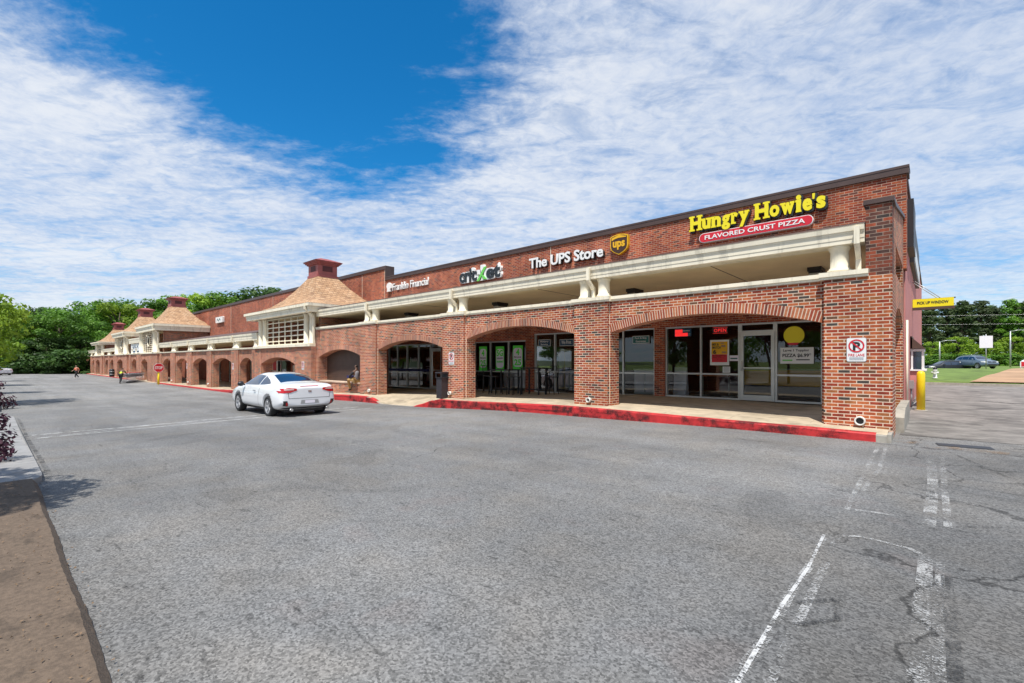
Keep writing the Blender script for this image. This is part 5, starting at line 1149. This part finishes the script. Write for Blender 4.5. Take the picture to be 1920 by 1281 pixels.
# ------------------------------------------------------------------ shopping trolleys
def trolley(label):
    t = thing('shopping_trolley', label, 'shopping trolley', (0, 0, 0), 0, 'row of nested trolleys')
    b = MB(); c0 = [(-.42, -.22, .62), (.42, -.17, .70), (.42, .17, .70), (-.42, .22, .62)]; c1_ = [(-.48, -.28, 1.0), (.50, -.22, .98), (.50, .22, .98), (-.48, .28, 1.0)]
    for j in range(5):
        u = j / 4; q = [Vector(a).lerp(Vector(c), u) for a, c in zip(c0, c1_)]
        for k in range(4): b.tube([q[k], q[(k + 1) % 4]], .008, 4)
    for k in range(4):
        for i in range(9):
            u = i / 8; p = Vector(c0[k]).lerp(Vector(c0[(k + 1) % 4]), u); q = Vector(c1_[k]).lerp(Vector(c1_[(k + 1) % 4]), u); b.tube([p, q], .006, 4)
    for i in range(6):
        u = i / 5; b.tube([Vector(c0[0]).lerp(Vector(c0[1]), u), Vector(c0[3]).lerp(Vector(c0[2]), u)], .006, 4)
    b.build('basket', 'wire', t)
    b = MB()
    for s_ in (-1, 1): b.tube([(-.52, s_ * .26, 1.02), (-.46, s_ * .24, .5), (-.40, s_ * .26, .17), (.46, s_ * .18, .15), (.40, s_ * .17, .66)], .014, 5)
    b.tube([(-.40, -.26, .22), (-.40, .26, .22)], .012, 5); b.build('chassis', 'wire', t)
    b = MB(); b.tube([(-.54, -.27, 1.03), (-.54, .27, 1.03)], .016, 8); b.build('handle', 'red_paint', t)
    for x, y in ((-.40, -.26), (-.40, .26), (.44, -.18), (.44, .18)): b = MB(); b.lathe([(.06, -.015), (.06, .015)], (x, y, .062), 12, 'y'); b.build('wheel', 'tyre', t)
    return t
tr = trolley('trolley nearest the person in the lime vest, its red bar being pushed')
ang = R(150); hx, hy = math.cos(ang), math.sin(ang); q0 = (-60.75, 9.0)
for i in range(11):
    o = tr if i == 0 else dup(tr, label='leading trolley at the front end of the nested row' if i == 10 else 'middle trolley nested in the long row behind the pushed one')
    x, y = q0[0] + hx * .30 * i, q0[1] + hy * .30 * i; o.location = (x, y, G(x) if y < 10.85 else S(x)); o.rotation_euler = (0, 0, ang)
    if y > 10.8: o.location.z = side_h(x, y) + .01
t = thing('ice_chest', 'white outdoor ice chest under a far arch behind the trolleys', 'ice chest', (-78.4, 12.5, S(-78) + .01)); b = MB(); b.box(-1.2, 1.2, -.4, .4, .1, 1.5); b.build('cabinet', 'white_paint', t); b = MB(); b.box(-1.15, -.02, -.42, -.401, .2, 1.4); b.box(.02, 1.15, -.42, -.401, .2, 1.4); b.build('door', 'sign_white', t)
t = thing('banded_bin', 'dark barrel bin with pale bands under a far arch', 'bin', (-82.2, 10.6, S(-82) + .0)); b = MB(); b.lathe([(.26, 0), (.30, .5), (.28, .9), (.20, 1.05)], (0, 0, 0), 16); b.build('barrel', 'black_paint', t); b = MB(); b.lathe([(.31, .30), (.31, .36)], (0, 0, 0), 16); b.lathe([(.305, .66), (.305, .72)], (0, 0, 0), 16); b.build('band', 'galv', t)

# ------------------------------------------------------------------ trees and shrubs
def tree_mesh(seed, H, Rr, z0, leaf, nclump, per, kind='round'):
    rd = random.Random(seed); f = MB(); tk = MB(); cl = []
    tk.tube([(0, 0, -.3), (rd.uniform(-.1, .1), 0, H * .25), (rd.uniform(-.3, .3), rd.uniform(-.3, .3), H * .55), (rd.uniform(-.3, .3), 0, H * .85)], [H * .022, H * .018, H * .012, H * .004], 8)
    for i in range(nclump):
        for _ in range(30):
            if kind == 'round':
                th = rd.uniform(0, 2 * math.pi); u = rd.random() ** .5; v = rd.uniform(-1, 1); zz = (z0 + H) / 2 + v * (H - z0) / 2 * .86; env = math.sqrt(max(0, 1 - v * v * .85)) * (1.0 + .18 * math.sin(3 * th + seed)); rr = Rr * env * (.25 + .70 * u)
            elif kind == 'pine':
                v = rd.random(); zz = z0 + (H - z0) * v * .96; env = (1 - .75 * v) * (.55 + .45 * abs(math.sin(v * 14 + seed))); th = rd.uniform(0, 2 * math.pi); rr = Rr * env * (.2 + .8 * rd.random() ** .6)
            else:
                th = rd.uniform(0, 2 * math.pi); zz = z0 + (H - z0) * rd.random(); rr = Rr * rd.random() ** .5 * (1 if zz < H * .8 else .7)
            c = Vector((rr * math.cos(th), rr * math.sin(th), zz))
            if all((c - d[0]).length > Rr * .17 for d in cl): break
        cr = Rr * rd.uniform(.20, .34) * (.8 if kind == 'pine' else 1); cl.append((c, cr))
        if i % 3 == 0: tk.tube([(0, 0, max(z0 * .6, c.z - Rr * .7)), (c.x * .5, c.y * .5, c.z - Rr * .22), tuple(c)], [H * .008, H * .005, H * .002], 5)
    for c, cr in cl:
        for k in range(per):
            d = Vector((rd.gauss(0, 1), rd.gauss(0, 1), rd.gauss(0, 1) * .8 + .15)).normalized(); p = c + Vector((d.x, d.y, d.z * .72)) * cr * (.55 + .5 * rd.random())
            nn = (d + Vector((rd.gauss(0, .45), rd.gauss(0, .45), rd.gauss(0, .45) + .35))).normalized(); a = nn.orthogonal().normalized(); a = (a * math.cos(k) + nn.cross(a) * math.sin(k)); bb = nn.cross(a); s_ = leaf * rd.uniform(.6, 1.3)
            f.quad([p - a * s_ * .5, p + bb * s_ * .32, p + a * s_ * .55, p - bb * s_ * .32])
    return f.mesh('crown'), tk.mesh('trunk')
TM = {}
for k, a in dict(r1=(1, 12, 4.6, 1.6, .42, 46, 130), r2=(2, 12, 4.0, 1.0, .42, 44, 130), r3=(3, 12, 5.2, .6, .44, 52, 130), r4=(7, 12, 4.3, 2.2, .40, 40, 130)).items(): TM[k] = tree_mesh(*a)
for k, a in dict(p1=(11, 14, 3.2, 4.0, .40, 60, 85), p2=(12, 14, 3.6, 3.2, .40, 64, 85)).items(): TM[k] = tree_mesh(*a, kind='pine')
TM['n1'] = tree_mesh(21, 5.4, 2.3, 1.7, .20, 55, 120); TM['n2'] = tree_mesh(22, 5.0, 1.9, 1.6, .20, 42, 110)
TM['n3'] = tree_mesh(36, 4.7, 1.25, 2.8, .12, 60, 120); TM['b1'] = tree_mesh(31, .85, .75, .05, .075, 34, 60, 'bush'); TM['u1'] = tree_mesh(33, 3.2, 2.8, .1, .36, 40, 100, 'bush')
CACHE = {}
def tree(v, x, y, z, s, rz, leafm, label, group=None, name='broadleaf_tree', cat='tree', sz=None):
    key = (v, leafm)
    if key not in CACHE:
        cm, tm = TM[v][0].copy(), TM[v][1].copy(); cm.materials.clear(); cm.materials.append(M[leafm]); tm.materials.clear(); tm.materials.append(M['trunk']); CACHE[key] = (cm, tm)
    t = thing(name, label, cat, (x, y, z), rz, group); t.scale = (s, s, sz or s)
    for nm, me in zip(('crown', 'trunk'), CACHE[key]): o = bpy.data.objects.new(nm, me); col.objects.link(o); o.parent = t
    return t
tree('r3', -129.71, -1.18, -0.5, 1.266, 3.91, 'leaf_bright', 'yellow-green tree at the left edge beyond the lot', None, 'broadleaf_tree', 'tree', 1.101)
tree('r1', -128.99, 2.16, -0.5, 1.175, 4.66, 'leaf_bright', 'pale green tree second from the left edge, beyond the white car', None, 'broadleaf_tree', 'tree', 1.021)
tree('r2', -131.11, 5.63, -0.5, 1.097, 4.99, 'leaf_bright', 'low bright green tree in front of the wood, left of centre of the left mass', None, 'broadleaf_tree', 'tree', 0.954)
tree('r3', -125.05, 8.41, -0.5, 1.147, 5.92, 'leaf_mid', 'round mid green tree directly beyond the orange-shirted walker', None, 'broadleaf_tree', 'tree', 0.997)
tree('r1', -130.13, 11.91, -0.5, 1.114, 4.65, 'leaf_mid', 'mid green tree just left of the far end of the arcade', None, 'broadleaf_tree', 'tree', 0.969)
tree('r4', -160.56, 6.0, -0.5, 1.484, 5.79, 'leaf_dark', 'dark green tree peeping above the pale left trees', None, 'broadleaf_tree', 'tree', 1.29)
tree('r2', -165.35, 9.76, -0.5, 1.552, 0.18, 'leaf_dark', 'dark conical-topped tree in the middle of the left skyline', None, 'broadleaf_tree', 'tree', 1.349)
tree('r3', -142.47, 11.54, -0.5, 1.348, 2.92, 'leaf_mid', 'broad tree on the left skyline above the orange-shirted walker', None, 'broadleaf_tree', 'tree', 1.172)
tree('r1', -148.2, 17.15, -0.5, 1.631, 5.92, 'leaf_mid', 'tall tree directly behind the farthest tower', None, 'broadleaf_tree', 'tree', 1.418)
tree('r2', -139.98, 19.18, -0.5, 1.533, 4.08, 'leaf_bright', 'bright tree between the farthest and third towers', None, 'broadleaf_tree', 'tree', 1.333)
tree('r3', -148.93, 24.57, -0.5, 1.733, 5.66, 'leaf_mid', 'tree showing above the third tower cupola', None, 'broadleaf_tree', 'tree', 1.507)
tree('r4', -150.05, 28.95, -0.5, 1.784, 0.71, 'leaf_dark', 'dark olive tree between the two tallest tower cupolas', None, 'broadleaf_tree', 'tree', 1.551)
tree('r1', -147.77, 33.7, -0.5, 1.918, 2.95, 'leaf_mid', 'tree just right of the tallest tower cupola', None, 'broadleaf_tree', 'tree', 1.668)
tree('r2', -138.93, 36.28, -0.5, 1.89, 1.55, 'leaf_bright', 'bright tree over the parapet left of the white roof vent', None, 'broadleaf_tree', 'tree', 1.643)
tree('r3', -139.35, 41.29, -0.5, 1.932, 3.41, 'leaf_mid', 'tree over the parapet right of the white roof vent', None, 'broadleaf_tree', 'tree', 1.68)
tree('r4', -139.83, 46.25, -0.5, 1.959, 3.6, 'leaf_bright', 'low bright treetop just left of the dark rounded crown', None, 'broadleaf_tree', 'tree', 1.703)
tree('r3', -138.48, 50.16, -0.5, 2.2, 0.08, 'leaf_dark', 'dark rounded tree crown left of the nearest tower roof', None, 'broadleaf_tree', 'tree', 1.913)
tree('r2', -138.99, 55.08, -0.5, 2.231, 1.36, 'leaf_dark', 'small dark treetop touching the nearest tower roof', None, 'broadleaf_tree', 'tree', 1.94)
tree('r3', -124.7, 0.64, -0.5, 0.759, 1.76, 'leaf_mid', 'green tree filling the lower wood at the left, one of several alike', 'trees massed behind the left wood', 'broadleaf_tree', 'tree', 0.584)
tree('r2', -124.38, 3.62, -0.5, 0.75, 5.75, 'leaf_mid', 'green tree filling the lower wood at the left, one of several alike', 'trees massed behind the left wood', 'broadleaf_tree', 'tree', 0.577)
tree('r3', -122.65, 6.53, -0.5, 0.734, 4.81, 'leaf_dark', 'green tree filling the lower wood at the left, one of several alike', 'trees massed behind the left wood', 'broadleaf_tree', 'tree', 0.565)
tree('r1', -123.83, 9.51, -0.5, 0.795, 1.0, 'leaf_dark', 'green tree filling the lower wood at the left, one of several alike', 'trees massed behind the left wood', 'broadleaf_tree', 'tree', 0.612)
tree('r3', -132.17, 12.75, -0.5, 0.88, 5.01, 'leaf_mid', 'green tree filling the lower wood at the left, one of several alike', 'trees massed behind the left wood', 'broadleaf_tree', 'tree', 0.677)
tree('r3', -157.65, -0.8, -0.5, 1.445, 0.87, 'leaf_dark', 'green tree filling the lower wood at the left, one of several alike', 'trees massed behind the left wood', 'broadleaf_tree', 'tree', 1.112)
tree('r2', -133.6, 14.16, -0.5, 1.203, 3.88, 'leaf_mid', 'green tree filling the lower wood at the left, one of several alike', 'trees massed behind the left wood', 'broadleaf_tree', 'tree', 0.925)
tree('r3', -154.64, 19.42, -0.5, 1.593, 0.8, 'leaf_dark', 'green tree filling the lower wood at the left, one of several alike', 'trees massed behind the left wood', 'broadleaf_tree', 'tree', 1.226)
tree('r1', -142.98, 21.86, -0.5, 1.456, 0.01, 'leaf_mid', 'green tree filling the lower wood at the left, one of several alike', 'trees massed behind the left wood', 'broadleaf_tree', 'tree', 1.12)
tree('r2', -144.14, 26.2, -0.5, 1.57, 5.47, 'leaf_bright', 'green tree filling the lower wood at the left, one of several alike', 'trees massed behind the left wood', 'broadleaf_tree', 'tree', 1.208)
tree('r1', -142.04, -4.23, -0.5, 1.411, 1.32, 'leaf_mid', 'green tree filling the lower wood at the left, one of several alike', 'trees massed behind the left wood', 'broadleaf_tree', 'tree', 1.085)
tree('r3', -140.21, 29.75, -0.5, 1.642, 1.35, 'leaf_mid', 'green tree filling the lower wood at the left, one of several alike', 'trees massed behind the left wood', 'broadleaf_tree', 'tree', 1.263)
tree('u1', -130.55, -0.67, -0.5, 1.198, 1.82, 'leaf_dark', 'dark low shrub along the foot of the left wood, one of many alike', 'low undergrowth shrubs along the edge of the wood', 'undergrowth_shrub', 'shrub', 0.922)
tree('u1', -129.42, 0.27, -0.5, 1.359, 4.26, 'leaf_dark', 'dark low shrub along the foot of the left wood, one of many alike', 'low undergrowth shrubs along the edge of the wood', 'undergrowth_shrub', 'shrub', 1.045)
tree('u1', -125.03, 1.17, -0.5, 1.159, 4.34, 'leaf_dark', 'dark low shrub along the foot of the left wood, one of many alike', 'low undergrowth shrubs along the edge of the wood', 'undergrowth_shrub', 'shrub', 0.891)
tree('u1', -127.38, 2.13, -0.5, 1.188, 1.88, 'leaf_dark', 'dark low shrub along the foot of the left wood, one of many alike', 'low undergrowth shrubs along the edge of the wood', 'undergrowth_shrub', 'shrub', 0.914)
tree('u1', -123.71, 3.0, -0.5, 1.527, 0.92, 'leaf_dark', 'dark low shrub along the foot of the left wood, one of many alike', 'low undergrowth shrubs along the edge of the wood', 'undergrowth_shrub', 'shrub', 1.175)
tree('u1', -121.41, 3.87, -0.5, 1.458, 3.79, 'leaf_dark', 'dark low shrub along the foot of the left wood, one of many alike', 'low undergrowth shrubs along the edge of the wood', 'undergrowth_shrub', 'shrub', 1.121)
tree('u1', -120.15, 4.76, -0.5, 1.28, 2.12, 'leaf_dark', 'dark low shrub along the foot of the left wood, one of many alike', 'low undergrowth shrubs along the edge of the wood', 'undergrowth_shrub', 'shrub', 0.985)
tree('u1', -120.45, 5.72, -0.5, 1.217, 3.02, 'leaf_dark', 'dark low shrub along the foot of the left wood, one of many alike', 'low undergrowth shrubs along the edge of the wood', 'undergrowth_shrub', 'shrub', 0.936)
tree('u1', -119.47, 6.63, -0.5, 1.377, 4.43, 'leaf_dark', 'dark low shrub along the foot of the left wood, one of many alike', 'low undergrowth shrubs along the edge of the wood', 'undergrowth_shrub', 'shrub', 1.059)
tree('u1', -117.38, 7.47, -0.5, 1.141, 0.14, 'leaf_dark', 'dark low shrub along the foot of the left wood, one of many alike', 'low undergrowth shrubs along the edge of the wood', 'undergrowth_shrub', 'shrub', 0.878)
tree('u1', -119.25, 8.58, -0.5, 1.209, 0.11, 'leaf_dark', 'dark low shrub along the foot of the left wood, one of many alike', 'low undergrowth shrubs along the edge of the wood', 'undergrowth_shrub', 'shrub', 0.93)
tree('u1', -118.38, 9.52, -0.5, 1.44, 3.63, 'leaf_dark', 'dark low shrub along the foot of the left wood, one of many alike', 'low undergrowth shrubs along the edge of the wood', 'undergrowth_shrub', 'shrub', 1.108)
tree('u1', -114.18, 10.16, -0.5, 1.576, 1.14, 'leaf_dark', 'dark low shrub along the foot of the left wood, one of many alike', 'low undergrowth shrubs along the edge of the wood', 'undergrowth_shrub', 'shrub', 1.212)
tree('u1', -117.01, 11.44, -0.5, 1.525, 4.75, 'leaf_dark', 'dark low shrub along the foot of the left wood, one of many alike', 'low undergrowth shrubs along the edge of the wood', 'undergrowth_shrub', 'shrub', 1.173)
tree('p1', -0.62, 134.12, 0.7, 1.139, 5.84, 'leaf_pine', 'pine just right of the pink wall, below the yellow sign', None, 'pine_tree', 'tree', 0.911)
tree('p2', 2.27, 142.11, 0.7, 1.276, 5.92, 'leaf_pine', 'pine rising under the tip of the yellow sign', None, 'pine_tree', 'tree', 1.021)
tree('p1', 4.72, 136.23, 0.7, 1.238, 2.16, 'leaf_pine', 'dark pine second right of the yellow sign', None, 'pine_tree', 'tree', 0.991)
tree('p2', 7.68, 144.29, 0.7, 1.295, 2.23, 'leaf_pine', 'rounded pine directly above the back of the road sign', None, 'pine_tree', 'tree', 1.036)
tree('p1', 10.68, 152.39, 0.7, 1.201, 3.3, 'leaf_pine', 'shorter pine in the dip of the right skyline', None, 'pine_tree', 'tree', 0.961)
tree('p2', 12.45, 145.9, 0.7, 1.292, 4.87, 'leaf_mid', 'bright-topped pine right of the dip in the skyline', None, 'pine_tree', 'tree', 1.034)
tree('p1', 15.03, 145.54, 0.7, 1.248, 0.68, 'leaf_pine', 'pine cut by the right edge', None, 'pine_tree', 'tree', 0.999)
tree('p2', -2.5, 143.19, 0.7, 1.189, 4.7, 'leaf_pine', 'pine half hidden by the pink wall', None, 'pine_tree', 'tree', 0.951)
tree('p2', 4.01, 159.84, 0.7, 1.341, 5.01, 'leaf_dark', 'back row pine between the first two tall ones', None, 'pine_tree', 'tree', 1.073)
tree('p1', 10.58, 168.46, 0.7, 1.363, 5.4, 'leaf_dark', 'back row pine in the right skyline gap', None, 'pine_tree', 'tree', 1.09)
tree('p2', 16.59, 173.88, 0.7, 1.435, 0.23, 'leaf_dark', 'back row pine near the right edge', None, 'pine_tree', 'tree', 1.148)
tree('r2', 0.05, 123.95, 0.7, 0.499, 5.94, 'leaf_bright', 'bright green sapling in front of the pine trunks, one of several alike', 'bright saplings under the pines', 'sapling', 'tree', 0.416)
tree('r2', 3.61, 128.5, 0.7, 0.61, 0.57, 'leaf_bright', 'bright green sapling in front of the pine trunks, one of several alike', 'bright saplings under the pines', 'sapling', 'tree', 0.508)
tree('r2', 5.86, 133.23, 0.7, 0.457, 2.14, 'leaf_bright', 'bright green sapling in front of the pine trunks, one of several alike', 'bright saplings under the pines', 'sapling', 'tree', 0.381)
tree('r2', 12.02, 137.44, 0.7, 0.615, 3.84, 'leaf_bright', 'bright green sapling in front of the pine trunks, one of several alike', 'bright saplings under the pines', 'sapling', 'tree', 0.512)
tree('r2', 8.8, 131.84, 0.7, 0.499, 5.77, 'leaf_bright', 'bright green sapling in front of the pine trunks, one of several alike', 'bright saplings under the pines', 'sapling', 'tree', 0.416)
tree('u1', -1.11, 122.04, 0.7, 0.737, 3.42, 'leaf_mid', 'low green shrub at the foot of the pines, one of many alike', 'low shrubs under the pines', 'undergrowth_shrub', 'shrub', 0.527)
tree('u1', 0.44, 123.29, 0.7, 0.959, 1.11, 'leaf_mid', 'low green shrub at the foot of the pines, one of many alike', 'low shrubs under the pines', 'undergrowth_shrub', 'shrub', 0.685)
tree('u1', 1.97, 123.4, 0.7, 1.015, 4.33, 'leaf_mid', 'low green shrub at the foot of the pines, one of many alike', 'low shrubs under the pines', 'undergrowth_shrub', 'shrub', 0.725)
tree('u1', 3.64, 129.86, 0.7, 1.031, 0.3, 'leaf_mid', 'low green shrub at the foot of the pines, one of many alike', 'low shrubs under the pines', 'undergrowth_shrub', 'shrub', 0.737)
tree('u1', 5.24, 131.25, 0.7, 0.891, 2.55, 'leaf_mid', 'low green shrub at the foot of the pines, one of many alike', 'low shrubs under the pines', 'undergrowth_shrub', 'shrub', 0.637)
tree('u1', 6.61, 128.45, 0.7, 0.856, 5.19, 'leaf_mid', 'low green shrub at the foot of the pines, one of many alike', 'low shrubs under the pines', 'undergrowth_shrub', 'shrub', 0.612)
tree('u1', 8.24, 131.09, 0.7, 0.923, 0.35, 'leaf_mid', 'low green shrub at the foot of the pines, one of many alike', 'low shrubs under the pines', 'undergrowth_shrub', 'shrub', 0.659)
tree('u1', 9.99, 135.15, 0.7, 1.078, 3.1, 'leaf_mid', 'low green shrub at the foot of the pines, one of many alike', 'low shrubs under the pines', 'undergrowth_shrub', 'shrub', 0.77)
tree('u1', 11.54, 136.14, 0.7, 1.039, 4.59, 'leaf_mid', 'low green shrub at the foot of the pines, one of many alike', 'low shrubs under the pines', 'undergrowth_shrub', 'shrub', 0.742)
tree('u1', 13.19, 138.22, 0.7, 0.854, 4.95, 'leaf_mid', 'low green shrub at the foot of the pines, one of many alike', 'low shrubs under the pines', 'undergrowth_shrub', 'shrub', 0.61)
tree('u1', 14.25, 134.64, 0.7, 0.912, 0.94, 'leaf_mid', 'low green shrub at the foot of the pines, one of many alike', 'low shrubs under the pines', 'undergrowth_shrub', 'shrub', 0.651)
tree('n1', -35.0, -1.0, -.35, 1.05, .4, 'leaf_bright', 'near leafy tree cut by the left edge, above the purple shrub', None, 'island_tree')
tree('n2', -47.2, -.9, -.35, .95, 2.0, 'leaf_bright', 'second small tree along the left planting island', None, 'island_tree')
tree('n1', -62.5, -1.0, -.35, .9, 3.0, 'leaf_mid', 'third small tree along the left planting island', None, 'island_tree')
tree('n2', -76.0, -1.2, -.35, 1.05, 5.0, 'leaf_bright', 'farthest small tree of the left planting island', None, 'island_tree')
tree('n3', -6.85, -2.15, .28, 1.0, 1.0, 'purple_leaf', 'small purple-leaved tree just outside the left edge, casting the dark shadow', None, 'purple_tree')
tree('b1', -10.8, -.50, .31, .9, .4, 'purple_leaf', 'wine-red leafy shrub on the concrete island at the left edge', None, 'purple_shrub', 'shrub')
tree('b1', -9.6, -1.25, .33, 1.0, 2.4, 'purple_leaf', 'wine-red shrub nearest the viewer at the left edge', None, 'purple_shrub', 'shrub')
tree('b1', -30.3, -.55, -.25, 1.5, 1.4, 'purple_leaf', 'far wine-red shrub under the near left tree', None, 'purple_shrub', 'shrub')
tree('n3', -8.0, -2.5, .28, 1.0, 3.0, 'purple_leaf', 'second small purple-leaved tree, unseen, added past the left edge to widen the shadow', None, 'purple_tree')  # out of view, added to spread and deepen the tree shadow on the bed
tree('r1', -45, -42, 0, .9, 0, 'leaf_mid', 'tree across the lot behind the viewer, mirrored in the shop glass', 'trees across the lot')
tree('r2', -33, -46, 0, .9, 1, 'leaf_mid', 'tree across the lot behind the viewer, mirrored in the shop glass', 'trees across the lot')
tree('r3', -22, -41, 0, .9, 2, 'leaf_mid', 'tree across the lot behind the viewer, mirrored in the shop glass', 'trees across the lot')
tree('r4', -11, -45, 0, .9, 3, 'leaf_mid', 'tree across the lot behind the viewer, mirrored in the shop glass', 'trees across the lot')
tree('r1', 2, -42, 0, .9, 4, 'leaf_mid', 'tree across the lot behind the viewer, mirrored in the shop glass', 'trees across the lot')
tree('r2', 14, -46, 0, .9, 5, 'leaf_mid', 'tree across the lot behind the viewer, mirrored in the shop glass', 'trees across the lot')
tree('r3', 26, -41, 0, .9, 6, 'leaf_mid', 'tree across the lot behind the viewer, mirrored in the shop glass', 'trees across the lot')
tree('r4', -58, -45, 0, .9, 7, 'leaf_mid', 'tree across the lot behind the viewer, mirrored in the shop glass', 'trees across the lot')
